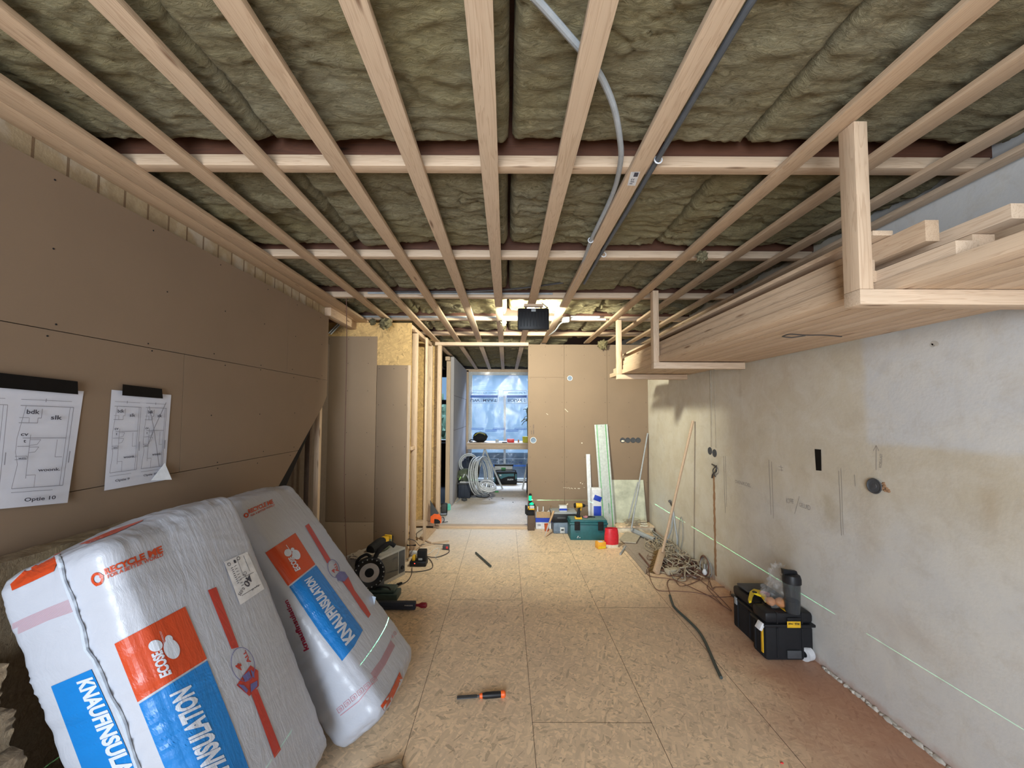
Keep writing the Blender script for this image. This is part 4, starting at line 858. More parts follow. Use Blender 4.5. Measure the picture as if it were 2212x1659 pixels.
# junction box and white tubes near the lamp
jb = Thing('junction_box', 'small grey junction box with cables to the right of the work lamp', 'box', at(1222, 684, 'y', 4.05)); c = at(1222, 684, 'y', 4.10)
jb.part('body', MB().box((c.x, c.y, 2.555), (.07, .07, .05), .006), M['ltgrey'], world=True)
jb.part('cable', MB().tube([(c.x, c.y, 2.54), (c.x-.03, c.y+.2, 2.56), (c.x-.05, c.y+.5, 2.545), (c.x-.10, c.y+.9, 2.56)], .008), M['conduit'], world=True)
one('white_tube', 'pale straight tube lying across the ceiling right of the junction box', 'tube', MB().tube([(c.x+.06, 4.10, 2.565), (1.05, 4.10, 2.562)], .011, 10, False, 0), M['white'])
one('white_tube', 'second pale tube behind the first one, right of the junction box', 'tube', MB().tube([(c.x+.06, 4.15, 2.60), (1.0, 4.15, 2.60)], .011, 10, False, 0), M['white'])
one('ceiling_pipe', 'grey pipe crossing the ceiling joists behind the work lamp', 'pipe', MB().tube([(-1.6, 4.17, 2.598), (0.5, 4.17, 2.598)], .010, 8, False, 0), M['conduit'])
one('ceiling_pipe', 'grey pipe crossing the ceiling joists in front of the work lamp', 'pipe', MB().tube([(-1.2, 3.345, 2.602), (0.4, 3.345, 2.602)], .009, 8, False, 0), M['conduit'])
one('ceiling_cable', 'dark cable sagging under the wool left of the lamp', 'cable', MB().tube([(-1.0, 3.30, 2.60), (-.6, 3.28, 2.595), (-.2, 3.27, 2.60), (.1, 3.2, 2.60), (.45, 3.05, 2.60)], .008), M['cable_dark'])
# ---- work lamp hanging from the batten
wlmp = Thing('work_lamp', 'flat black work lamp hanging under the ceiling, seen from behind', 'lamp', LAMP)
cx, cy, cz = LAMP; Wl, Hl = .285, .195
hb = MB().box((cx, cy, cz), (Wl, .045, Hl), .012)
for k in range(9): hb.bx(cx-.115+k*.0285, cx-.110+k*.0285, cy-.028, cy-.02, cz-.07, cz+.06)
wlmp.part('housing', hb, M['black'], world=True)
wlmp.part('diffuser', MB().box((cx, cy+.0245, cz), (Wl-.05, .004, Hl-.05), .001), M['lamp_face'], world=True, label='glowing front glass')
wlmp.part('handle', MB().tube([(cx-.07, cy-.01, cz+.09), (cx-.06, cy-.01, cz+.125), (cx+.0, cy-.01, cz+.128), (cx+.06, cy-.01, cz+.125), (cx+.07, cy-.01, cz+.09)], .006, 8), M['black'], world=True)
wlmp.part('label_plate', MB().box((cx+.0, cy-.0285, cz+.075), (.04, .002, .022)), M['grey'], world=True)
wlmp.part('cord', MB().tube([(cx+.09, cy, cz+.095), (cx+.13, cy+.01, cz+.11), (cx+.12, cy+.0, 2.535), (cx+.07, cy-.05, 2.56)], .004, 8), M['blackmat'], world=True)
one('wood_block', 'short pine block screwed under the batten above the work lamp', 'block', MB().box((cx, cy-.03, 2.5375), (.17, .045, .022), .002), M['pineX'])
# hanging red-brown wire in front of the partition
p0 = at(748, 636, 'y', 3.4)
one('hanging_wire', 'thin red-brown wire hanging from the ceiling in front of the boarded partition', 'wire', MB().tube([(p0.x, 3.4, 2.62), at(749, 760, 'y', 3.4), at(746, 900, 'y', 3.4), at(744, 1040, 'y', 3.4), at(747, 1150, 'y', 3.4), at(749, 1215, 'y', 3.4)], .0032, 6), M['cable_brown'])
one('grey_pipe', 'two thin grey pipes rising in the dark gap above the partition', 'pipe', MB().tube([at(710, 720, 'y', 4.2), at(735, 694, 'y', 4.2)], .008, 8, False, 0).tube([at(714, 722, 'y', 4.2), at(739, 696, 'y', 4.2)], .008, 8, False, 0), M['conduit'])
# ================================================================== RIGHT WALL: marks, boxes, broom, pile
RW = lambda px, py, off=0.0: at(px, py, 'x', 1.98-off)
SR = plane_surf('x', 1.98, (-1, 0, 0), 0.0012)
def wallmark(nm, label, cat, mat, fn, e=40):
    p = Print(SR, e); fn(p); o = p.done(); return one(nm, label, cat, o, M[mat], smooth=0)
wallmark('pencil_lines', 'pair of long upright pencil lines left of the written words on the right wall', 'marking', 'pencil', lambda p: p.line([(1661, 993), (1666, 1112)], .9).line([(1667, 997), (1671, 1120)], .9))
wallmark('pencil_lines', 'pair of upright pencil lines between the black tape and the grey socket box', 'marking', 'pencil', lambda p: p.line([(1812, 1017), (1818, 1157)], 1.1).line([(1817, 1011), (1822, 1155)], .9))
wallmark('pencil_lines', 'faint pair of upright pencil lines right of the wall chase', 'marking', 'pencil', lambda p: p.line([(1563, 985), (1567, 1108)], .7).line([(1567, 985), (1570, 1095)], .7))
wallmark('pencil_arrow', 'pencil arrow pointing up with small writing above the grey socket box', 'marking', 'pencil', lambda p: p.line([(1893, 1015), (1893, 963)], 1.2).line([(1887, 974), (1893, 962), (1899, 974)], 1.2).text('KOELKAST', [(1905, 1010), (1907, 980), (1901, 980), (1899, 1010)], 0.005))
wallmark('pencil_words', 'faint pencilled words with a slash low on the right wall', 'marking', 'pencil', lambda p: p.text('KOFFIE', [(1699, 1087), (1714, 1088), (1714, 1078), (1699, 1076)]).line([(1727, 1072), (1717, 1110)], .9).text('GELUID', [(1727, 1094), (1751, 1103), (1751, 1092), (1727, 1086)]))
wallmark('pencil_words', 'faint pencilled words just right of the wall chase', 'marking', 'pencil', lambda p: p.text('OVEN/KOEL', [(1588, 1043), (1622, 1053), (1622, 1045), (1588, 1036)]))
wallmark('pencil_tick', 'small crossed pencil tick between the line pairs', 'marking', 'pencil', lambda p: p.line([(1682, 1008), (1692, 1010)], .9).line([(1682, 1015), (1692, 1016)], .9).line([(1687, 1005), (1689, 1018)], .9).line([(1846, 1025), (1848, 1050)], 1.0))
o = wallmark('black_tape', 'short upright strip of black tape stuck on the right wall', 'tape', 'tape', lambda p: p.poly([(1760, 970), (1774, 971), (1775, 1017), (1763, 1016)]))
wallmark('wall_dent', 'small chipped hole high in the right wall below the lumber', 'hole', 'mortar', lambda p: p.ell((2020, 742), 9, 6, .2).ell((2014, 746), 5, 4, .5))
def wallbox(c, nrm, r, name, label, deep=.004, cat='socket box', ring='charcoal', grp=None):
    n = V(nrm); c = V(c); t = Thing(name, label, cat, c, 0, grp)
    t.part('rim', MB().ring(c+n*.002, n, r, .0035, 26, 6), M[ring], world=True)
    t.part('cup', MB().lathe(c, [(r, .0), (r, .002), (r*.85, .0025), (r*.8, .0012), (r*.35, .0012), (r*.3, .003), (r*.1, .003), (.0, .003)], 26, n), M['charcoal' if ring != 'white' else 'bluegrey'], world=True); return t
c = RW(1893, 1050); b_ = wallbox(c+V((-.01, 0, 0)), (-1, -.05, 0), .038, 'socket_box', 'round dark socket box protruding from the right wall with brick chips beside it')
m = MB()
for i in range(9): m.blob(c+V((.0, -.045-random.uniform(-.012, .025), random.uniform(-.022, .022))), (.006, .009, .009), 5, .5, 2, seed=i)
b_.part('broken_brick', m, M['chase'], world=True, label='reddish broken brick edge')
wallbox(RW(1534, 974), (-1, 0, 0), .034, 'socket_box', 'dark double socket box in the wall chase, farther half', grp=None)
wallbox(RW(1544, 979), (-1, 0, 0), .034, 'socket_box', 'dark double socket box in the wall chase, nearer half', grp=None)
m = MB().tube([RW(1538, 1003, .01), RW(1546, 1008, .02), RW(1547, 1018, .02), RW(1540, 1024, .015), RW(1538, 1032, .01)], .007).tube([RW(1548, 1006, .015), RW(1540, 1016, .015), RW(1545, 1030, .01)], .005)
one('cable_ends', 'curled dark cable ends sticking out below the double socket box', 'cable', m, M['cable_dark'])
m = MB().cyl(RW(1447, 1083, .0), RW(1447, 1083, .03), .018, .012, 14).cyl(RW(1449, 1088, .02), RW(1452, 1095, .03), .010, .006, 10)
one('pipe_stub', 'small dark pipe stub sticking out of the right wall behind the broom', 'pipe', m, M['cable_dark'])
# tall broom
top = at(1497, 909, 'x', 1.955); bot = at(1431, 1192, 'z', .16)
br = Thing('broom', 'wooden broom with brown bristles leaning against the right wall', 'broom', V((bot.x, bot.y, 0)))
br.part('handle', MB().cyl(bot, top, .0135, .0135, 14), M['pineZ'], world=True)
hd = fl(1424, 1212, .09); ang = Matrix.Rotation(R(-35), 4, 'Z') @ Matrix.Rotation(R(28), 4, 'X') @ Matrix.Rotation(R(50), 4, 'Y')
m = MB().box((0, 0, 0), (.06, .30, .035), .006); bmesh.ops.transform(m.b, matrix=Matrix.Translation(hd) @ ang, verts=m.b.verts[:])
brh = br.part('head', m, M['pineY'], world=True)
m = MB()
for i in range(5):
    for j in range(22):
        a = V((-.022+i*.011, -.14+j*.0133, -.016)); m.cyl(a, a+V((random.uniform(-.008, .008), random.uniform(-.006, .006), -.075)), .006, .0045, 6)
bmesh.ops.transform(m.b, matrix=Matrix.Translation(hd) @ ang, verts=m.b.verts[:])
br.part('bristles', m, M['bristle'], brh, world=True, kind='stuff')
# conduits standing at the wall
def wpt(px, py, off=.012): return RW(px, py, off)
one('bent_conduit', 'grey bent conduit standing at the right wall behind the broom handle', 'conduit', MB().tube([wpt(1453, 1108, .02), wpt(1451, 1140, .03), wpt(1444, 1160, .05), fl(1436, 1176, .02)], .009), M['conduit'])
one('bent_conduit', 'grey bent conduit standing at the right wall, right of the broom handle', 'conduit', MB().tube([wpt(1454, 1103), wpt(1459, 1140), wpt(1463, 1165), fl(1461, 1186, .02)], .009), M['conduit'])
one('wire_hairpin', 'thin wire bent to a tall hairpin leaning on the right wall', 'wire', MB().tube([wpt(1464, 1182), wpt(1467, 1140), wpt(1471, 1117), wpt(1474, 1128), wpt(1475, 1160), wpt(1470, 1188)], .004), M['cable_grey'])
# coil with a bulb at the foot of the chase
cc = fl(1534, 1243, 0)
cb = Thing('cable_coil', 'coil of brown and grey cables hanging at the foot of the wall chase', 'cable coil', V((1.93, cc.y+.03, 0)))
for k in range(7):
    m = MB(); a0 = random.uniform(-.2, .2); r0 = .072+random.uniform(-.014, .014); c0 = V((1.94+random.uniform(-.02, .01), cc.y-.03+random.uniform(-.015, .015), .10+random.uniform(-.01, .01)))
    m.tube([c0+V((a0*.1*sin(t_), r0*cos(t_), r0*1.1*sin(t_))) for t_ in [i*pi/6 for i in range(12)]], .0045, 6, True, 3); cb.part('cable_loop', m, M[('cable_tan', 'cable_brown', 'cable_grey')[k % 3]], world=True)
q = fl(1534, 1243, 0)-V((0, .06, 0)); bl = Thing('light_bulb', 'small white light bulb hanging in front of the cable coil', 'bulb', (1.90, q.y-.02, .05))
bl.part('glass', MB().lathe((1.90, q.y-.02, .035), [(0, 0), (.014, .006), (.022, .022), (.021, .036), (.011, .055), (.009, .06)], 16), M['white'], world=True); bl.part('socket', MB().cyl((1.90, q.y-.02, .095), (1.90, q.y-.02, .14), .011, .009, 12), M['cable_grey'], world=True)
# parallel pipes along the foot of the wall
pn = 0
for (x, z, y0, y1, r, mt) in ((1.955, .012, 3.95, 5.30, .011, 'conduit'), (1.925, .012, 4.05, 5.36, .011, 'cable_tan'), (1.895, .011, 4.2, 5.0, .010, 'conduit'), (1.865, .011, 4.30, 5.03, .010, 'cable_grey'), (1.94, .034, 4.1, 5.25, .010, 'cable_grey'), (1.91, .033, 4.35, 5.05, .010, 'conduit'), (1.835, .011, 4.4, 5.02, .010, 'conduit'), (1.80, .011, 4.45, 5.0, .009, 'cable_grey')):
    pn += 1; one('loose_conduit', 'conduit lying along the foot of the right wall, '+('against the wall', 'tan one next to the wall', 'third from the wall', 'fourth from the wall', 'on top near the wall', 'on top farther out', 'sixth from the wall', 'outermost')[pn-1], 'conduit', MB().tube([(x, y0, z), (x-.01, (y0+y1)/2, z+.002), (x-.005+random.uniform(-.02, 0), y1, z)], r, 8, False, 3), M[mt], 'conduits lying at the foot of the right wall')
one('drain_pipe', 'thick grey pipe with an open end lying on the tile offcuts', 'pipe', MB().lathe(fl(1414, 1167, .045), [(.030, 0), (.030, .40), (.026, .40), (.026, 0), (.030, 0)], 20, (fl(1388, 1155, .05)-fl(1414, 1167, .045))), M['conduit'])
# tangle of cables (nobody could count it)
m = MB()
for k in range(46):
    cy = random.uniform(3.85, 4.75); cx = random.uniform(1.62, 1.90)+(.05 if cy > 4.2 else 0); rr = random.uniform(.04, .13); P = []
    for i in range(9):
        a = i*2*pi/8*random.uniform(.9, 1.1); P.append((min(1.955, cx+rr*cos(a)*.8+random.uniform(-.02, .02)), cy+rr*1.25*sin(a)+random.uniform(-.02, .02), max(.008, random.uniform(.01, .07)+.03*sin(a*2+k))))
    m.tube(P, random.choice((.004, .005, .007)), 6, False, 4)
one('cable_tangle', 'big tangle of old cables and thin tubes piled at the foot of the right wall', 'cables', m, M['cable_tan'], kind='stuff')
m = MB()
for k in range(38):
    cy = random.uniform(3.82, 4.25); cx = random.uniform(1.60, 1.92); P = []
    for i in range(7): P.append((min(1.955, cx+random.uniform(-.10, .10)), cy+random.uniform(-.12, .14), random.uniform(.005, .06)))
    m.tube(P, random.choice((.003, .004)), 5, False, 4)
one('wire_tangle', 'dark knot of thin wires in front of the cable pile', 'wires', m, M['cable_brown'], kind='stuff')
m = MB()
for i in range(70): m.blob((random.uniform(1.56, 1.90), random.uniform(3.80, 4.6), .004), (random.uniform(.004, .014),)*2+(random.uniform(.003, .009),), 4, .6, 2, seed=i)
one('rubble', 'crumbs of rubble under the cable pile', 'rubble', m, M['mortar'], kind='stuff')
one('brick_fragment', 'broken pale brick piece in the cable pile', 'brick', MB().box(fl(1452, 1234, .03), (.14, .07, .055), .008, .3), M['stone2'])
# wooden tile offcuts
def flatpoly(px, z, th, nm, label, cat, mat): return one(nm, label, cat, MB().prism([fl(x, y, z) for x, y in px], (0, 0, th)), M[mat])
flatpoly([(1349, 1176), (1387, 1158), (1432, 1212), (1411, 1238), (1380, 1212)], .001, .012, 'floor_board', 'large grey-brown board offcut lying under the broom', 'board', 'stone')
flatpoly([(1350, 1177), (1378, 1209), (1384, 1206), (1400, 1236), (1395, 1241), (1374, 1215), (1344, 1181)], .001, .008, 'floor_board', 'narrow grey-brown board offcut on the open-floor side of the pile', 'board', 'stone')
flatpoly([(1338, 1166), (1351, 1152), (1385, 1156), (1374, 1174), (1347, 1172)], .020, .014, 'stone_tile', 'pale stone tile lying on the board offcuts', 'tile', 'stone2')
one('iron_bar', 'dark bent iron bar lying across the board offcut beside the broom', 'bar', MB().tube([fl(1381, 1196, .03), fl(1392, 1209, .03), fl(1410, 1232, .015)], .009, 8), M['cable_brown'])
one('pipe_offcut', 'short grey pipe offcut on the floor right of the red bag', 'pipe', MB().cyl(fl(1340, 1197, .012), fl(1351, 1180, .012), .010, .010, 14), M['conduit'])
# black wires on the floor
def fw(label, px, r=.0032, mat='cable_brown', z=.005, grp='loose wires on the floor at the right', n=6): return one('floor_wire', label, 'wire', MB().tube([fl(x, y, z+.012*(.5+.5*sin(i*1.7)) if grp else z) for i, (x, y) in enumerate(px)], r, n, False, 5), M[mat], grp)
fw('dark wire that loops beside the iron bar and runs to the black toolboxes', [(1402, 1223), (1397, 1232), (1399, 1241), (1410, 1246), (1445, 1250), (1470, 1258), (1500, 1272), (1537, 1290), (1560, 1307), (1580, 1320)])
fw('dark wire swinging in a wide bow over the open floor', [(1401, 1226), (1403, 1245), (1412, 1266), (1425, 1276), (1460, 1277), (1500, 1280), (1530, 1286), (1557, 1290), (1580, 1288)])
fw('dark wire ending in the bent black conduit', [(1450, 1292), (1444, 1272), (1441, 1260), (1446, 1252), (1458, 1254), (1470, 1266), (1490, 1262), (1515, 1252), (1530, 1252), (1539, 1272), (1545, 1268), (1575, 1270), (1577, 1285)])
fw('short hook of dark wire standing up from the floor', [(1471, 1247), (1465, 1250), (1462, 1258), (1465, 1262)])
fw('dark wire running straight from the cable pile towards the toolboxes', [(1497, 1235), (1510, 1250), (1536, 1272), (1562, 1298), (1580, 1318)])
fw('dark wire curling below the cable coil', [(1533, 1246), (1530, 1262), (1528, 1270), (1540, 1284), (1560, 1306)])
one('bent_conduit', 'long dark bent conduit lying on the open floor', 'conduit', MB().tube([fl(1447, 1286, .011), fl(1452, 1302, .011), fl(1459, 1314, .011), fl(1490, 1343, .011), fl(1509, 1363, .011), fl(1525, 1390, .011), fl(1545, 1437, .011), fl(1558, 1464, .011)], .0095, 10, False, 4), M['conduit_green'])
# ---- black toolboxes
def tbox(t, x0, x1, y0, y1, h, lid=.09):
    m = MB().bx(x0+.006, x1-.006, y0+.006, y1-.006, 0, h-lid, .016)
    for fx in (.25, .75): m.bx(x0+(x1-x0)*fx-.006, x0+(x1-x0)*fx+.006, y0, y1, .02, h-lid-.005, .003)
    for fx in (.25, .75):
        yy = y0+(y1-y0)*fx; m.bx(x0+.0, x1, yy-.008, yy+.008, .02, h-lid-.005, .003)
    t.part('body', m, M['blackmat'], world=True)
    m = MB().bx(x0-.004, x1+.004, y0-.004, y1+.004, h-lid, h-lid+.018, .005).bx(x0+.004, x1-.004, y0+.004, y1-.004, h-lid+.018, h, .022)
    for fx in (.25, .75): m.bx(x0+(x1-x0)*fx-.004, x0+(x1-x0)*fx+.004, y0+.001, y1-.001, h-lid+.02, h+.003, .002)
    return t.part('lid', m, M['black'], world=True)
a = fl(1650, 1424); yf = fl(1706, 1429).y; x0 = a.x; x1 = fl(1764, 1430).x
T1 = Thing('toolbox', 'black plastic toolbox with yellow label on its lid, closest to the camera', 'toolbox', ((x0+x1)/2, yf+.07, 0), 0, 'black toolboxes at the right wall'); ld = tbox(T1, x0, x1, yf, yf+.15, .30)
T1.part('yellow_label', MB().box(((x0+x1)/2+.02, yf-.005, .232), (.085, .004, .040), .001).box(((x0+x1)/2+.02, yf+.04, .3035), (.075, .05, .004), .001), M['yellow'], ld, world=True)
T1.part('label_black', MB().box(((x0+x1)/2+.02, yf-.0065, .263), (.085, .004, .022), .001), M['black'], world=True)
pr = Print(plane_surf('y', yf-.0075, (0, -1, 0), .001), 60)
def proj(v):
    d = CM.transposed() @ (V(v)-EYE); return (PPX+FPX*d.x/-d.z, PPY-FPX*d.y/-d.z)
cx_, cz_ = (x0+x1)/2+.02, .236
def q3(x0_, x1_, z0_, z1_, y_): return [proj((x0_, y_, z0_)), proj((x1_, y_, z0_)), proj((x1_, y_, z1_)), proj((x0_, y_, z1_))]
pr.text('DEWALT', q3(cx_-.038, cx_-.004, cz_-.004, cz_+.008, yf-.0075), .03).text('TSTAK', q3(cx_+.002, cx_+.036, cz_-.006, cz_+.008, yf-.0075), .04)
T1.part('label_lettering', pr.done(), M['black'], ld, world=True, smooth=0)
T1.part('grip', MB().box(((x0+x1)/2+.02, yf-.002, .045), (.09, .01, .05), .004), M['charcoal'], world=True)
T1.part('side_strip', MB().box((x0-.002, yf+.03, .12), (.006, .02, .16), .002), M['yellow'], world=True, label='yellow strip on the left side')
T1.part('side_latch', MB().box((x0-.012, yf+.035, .205), (.02, .05, .05), .004, Matrix.Rotation(.5, 4, 'Y')), M['white'], world=True, label='white clip')
x2 = fl(1640, 1406).x+.01; y2 = yf+.165
T2 = Thing('toolbox', 'black plastic toolbox behind the labelled one, its lid edged with dark ribs', 'toolbox', ((x2+x1)/2, y2+.15, 0), 0, 'black toolboxes at the right wall'); y3 = fl(1584, 1356).y+.05; tbox(T2, x2, x1-.01, y2, y3, .295)
T2.part('side_plate', MB().box((x2-.003, y3-.06, .20), (.006, .03, .05), .002), M['grey'], world=True, label='grey side plate')
hz = .300
one('flat_case', 'flat dark case lying on the rear black toolbox', 'case', MB().box(((x2+x1)/2-.02, y3-.10, hz+.010), (.20, .13, .016), .006), M['charcoal'])
# shaker bottle
sx = at(1712, 1322, 'z', .305)
SB = Thing('shaker_bottle', 'smoky shaker bottle with black lid standing on the front toolbox', 'bottle', sx)
SB.part('cup', MB().lathe(sx, [(.0, 0), (.040, 0), (.042, .01), (.047, .19), (.049, .195)], 28), M['shaker'], world=True)
SB.part('drink', MB().lathe(sx+V((0, 0, .004)), [(.0, 0), (.037, 0), (.041, .07), (0, .07)], 24), M['blackmat'], world=True)
SB.part('lid', MB().lathe(sx+V((0, 0, .185)), [(.052, 0), (.052, .03), (.046, .05), (.030, .055), (0, .055)], 28), M['black'], world=True)
SB.part('spout', MB().prism([sx+V((-.048, 0, .235)), sx+V((.02, 0, .235)), sx+V((.044, 0, .225)), sx+V((.035, 0, .255)), sx+V((-.02, 0, .262)), sx+V((-.052, 0, .268))], (0, .022, 0)), M['black'], world=True)
# bread in a clear bag
bp_ = at(1682, 1310, 'z', .31); BG = Thing('bread_bag', 'clear plastic bag with two brown buns on the front toolbox', 'bag', bp_)
BG.part('bun', MB().blob(bp_+V((.008, -.01, .03)), (.036, .033, .030), 14, .1, 2, seed=1), M['bread'], world=True); BG.part('bun', MB().blob(bp_+V((-.038, .02, .024)), (.030, .033, .026), 14, .1, 2, seed=5), M['bread'], world=True)
BG.part('foil', MB().blob(bp_+V((-.018, .01, .085)), (.072, .055, .085), 22, .5, 3, seed=3).blob(bp_+V((.01, .03, .19)), (.045, .03, .07), 18, .8, 4, seed=8), M['bagclear'], world=True, smooth=.5)
one('snack_wrapper', 'small red and white wrapper behind the yellow clamp', 'wrapper', MB().blob(at(1652, 1283, 'z', .325), (.03, .03, .014), 10, .6, 4, seed=3), M['pink'])
# yellow clamp
def tp(px, py, z=.318): return at(px, py, 'z', z)
YC = Thing('spring_clamp', 'yellow plastic spring clamp lying on the toolboxes', 'clamp', tp(1636, 1290))
YC.part('jaw', MB().prism([tp(1616, 1299), tp(1620, 1282), tp(1627, 1277), tp(1631, 1281), tp(1626, 1290), tp(1623, 1302), tp(1618, 1303)], (0, 0, .014)), M['clampyellow'], world=True)
YC.part('jaw', MB().prism([tp(1628, 1276), tp(1645, 1280), tp(1651, 1285), tp(1658, 1300), tp(1653, 1302), tp(1644, 1290), tp(1627, 1283)], (0, 0, .014)), M['clampyellow'], world=True)
YC.part('spring', MB().ring(tp(1630, 1279, .335), (0, 0, 1), .012, .003, 16, 6), M['black'], world=True)
# roll of white tape
c = fl(1768, 1430, .0); c = V((1.93, c.y+.0, .0)); rr = .042
TR_ = Thing('tape_roll', 'roll of white tape standing at the right wall beside the toolbox', 'tape', V((c.x, c.y, 0)))
dirv = V((.9, .3, 0)).normalized(); c0 = V((1.905, c.y+.01, rr))
TR_.part('tape', MB().lathe(c0, [(rr*.5, 0), (rr, 0), (rr, .045), (rr*.5, .045), (rr*.5, 0)], 26, dirv), M['white'], world=True); TR_.part('core', MB().lathe(c0+dirv*.002, [(rr*.44, 0), (rr*.52, 0), (rr*.52, .04), (rr*.44, .04), (rr*.44, 0)], 22, dirv), M['grey'], world=True)
# ---- floor: chisel, rods
ca, cbp = fl(987, 1507, .012), fl(1090, 1499, .014); dv = (cbp-ca).normalized(); L = (cbp-ca).length
CH = Thing('chisel', 'wood chisel with black and orange handle lying on the floor', 'chisel', (ca+cbp)/2-V((0, 0, .012)))
m = MB().box((0, 0, 0), (L*.42, .024, .005), .001); m.cyl((L*.21, 0, 0), (L*.27, 0, 0), .006, .006, 12)
rt = Matrix.Translation(ca+dv*L*.21) @ Matrix.Rotation(math.atan2(dv.y, dv.x), 4, 'Z'); bmesh.ops.transform(m.b, matrix=rt, verts=m.b.verts[:]); CH.part('blade', m, M['charcoal'], world=True)
CH.part('ferrule', MB().cyl(ca+dv*L*.47, ca+dv*L*.53, .011, .014, 16), M['orange'], world=True); CH.part('grip', MB().lathe(ca+dv*L*.53, [(.013, 0), (.016, .02), (.0165, .06), (.015, L*.40)], 18, dv), M['black'], world=True)
CH.part('cap', MB().lathe(ca+dv*L*.92, [(.0155, 0), (.018, .006), (.018, .02), (.011, .026)], 18, dv), M['orange'], world=True)
one('dark_rod', 'short dark rod lying alone in the middle of the floor', 'rod', MB().cyl(fl(1028, 1194, .012), fl(1060, 1223, .012), .011, .011, 12), M['conduit_green'])
one('red_scrap', 'tiny red scrap on the floor close to the camera', 'scrap', MB().blob(fl(1689, 1648, .004), (.008, .005, .003), 6), M['red'])
# ================================================================== BACK WALL, right of the doorway
def BW(px, py, off=0.0): return at(px, py, 'y', YB-off)
wallbox(BW(1231, 817), (0, -1, 0), .034, 'socket_box', 'round socket box with white rim high on the doorway wall', ring='white')
t = wallbox(BW(1152, 951), (0, -1, 0), .040, 'socket_box', 'round socket box with white rim beside the doorway', ring='white')
for i, x in enumerate((1356, 1367.5, 1378.5)): wallbox(BW(x, 951), (0, -1, 0), .034, 'socket_box', 'dark round socket box in the row of sockets, '+('second from the left', 'third from the left', 'rightmost')[i], grp='row of sockets on the doorway wall')
c = BW(1345, 951); t = wallbox(c, (0, -1, 0), .034, 'socket_box', 'damaged socket hole with pale plug at the left end of the row', grp='row of sockets on the doorway wall')
t.part('plug', MB().blob(c+V((.0, -.006, -.012)), (.022, .008, .014), 8, .3), M['cream'], world=True)
SBK = plane_surf('y', YB, (0, -1, 0), .0015)
pr = Print(SBK, 40); pr.text('kabel / licht', [(1153.5, 938), (1153.5, 917), (1151, 917), (1151, 938)]).text('onder', [(1148.5, 938), (1148.5, 929), (1146.5, 929), (1146.5, 938)])
one('pencil_words', 'small upright pencil writing above the socket beside the doorway', 'marking', pr.done(), M['ink'], smooth=0)
pr = Print(SBK, 40)
for i in range(14): x = 1216+random.uniform(0, 46); y = 1054+random.uniform(-1.5, 1.5); pr.line([(x, y), (x+3, y+.3)], .7)
pr.ell((1257, 957), 1.3, 1.3); pr.ell((1254, 1043), 1.2, 1.2).ell((1258, 1045), 1, 1).line([(1220, 883), (1227, 890)], .8).line([(1180, 893), (1184, 896)], .8)
one('scuff_mark', 'row of pale scuffs low on the doorway wall', 'marking', pr.done(), M['cream'], smooth=0, kind='stuff')
# laser level on a wooden block
bx0 = at(1140, 1138, 'z', 0); by = 5.30; X0 = at(1140, 1130, 'y', by).x; X1 = at(1155, 1130, 'y', by).x; hz = at(1147, 1114, 'y', by).z
one('wooden_block', 'dark brown block standing on the floor under the laser level', 'block', MB().bx(X0, X1, by, by+.09, 0, hz, .002), M['darkwood'])
LZ = Thing('laser_level', 'yellow and black laser level with glowing green head on a brown block', 'laser level', ((X0+X1)/2, by+.04, hz))
xc = (X0+X1)/2; z0_ = hz
LZ.part('bracket', MB().bx(X0-.035, X0-.005, by+.0, by+.05, z0_+.02, z0_+.13, .005).bx(X0-.02, X1-.01, by+.01, by+.07, z0_, z0_+.07, .006), M['blackmat'], world=True)
LZ.part('body', MB().bx(X0+.0, X1+.005, by-.01, by+.06, z0_+.072, z0_+.145, .008), M['black'], world=True)
LZ.part('casing', MB().bx(X0+.002, X1-.002, by-.014, by-.008, z0_+.080, z0_+.10, .002).bx(X0+.002, X0+.02, by-.014, by-.008, z0_+.08, z0_+.13, .002), M['yellow'], world=True, label='yellow casing')
LZ.part('window', MB().bx(X0+.026, X1-.006, by-.016, by-.010, z0_+.098, z0_+.135, .002), M['ltgrey'], world=True)
LZ.part('dome', MB().lathe((xc+.005, by+.02, z0_+.145), [(.030, 0), (.026, .016), (.012, .026), (0, .028)], 20), M['laser_glow'], world=True, label='glowing green dome')
LZ.part('head', MB().cyl((xc-.012, by+.03, z0_+.165), (xc-.012, by+.03, z0_+.195), .020, .022, 18).cyl((xc-.012, by+.03, z0_+.262), (xc-.012, by+.03, z0_+.285), .024, .016, 18).bx(xc-.032, xc+.008, by+.045, by+.052, z0_+.19, z0_+.265), M['blackmat'], world=True)
LZ.part('emitter', MB().cyl((xc-.012, by+.03, z0_+.196), (xc-.012, by+.03, z0_+.261), .020, .020, 18), M['laser_glow'], world=True, label='glowing green emitter')
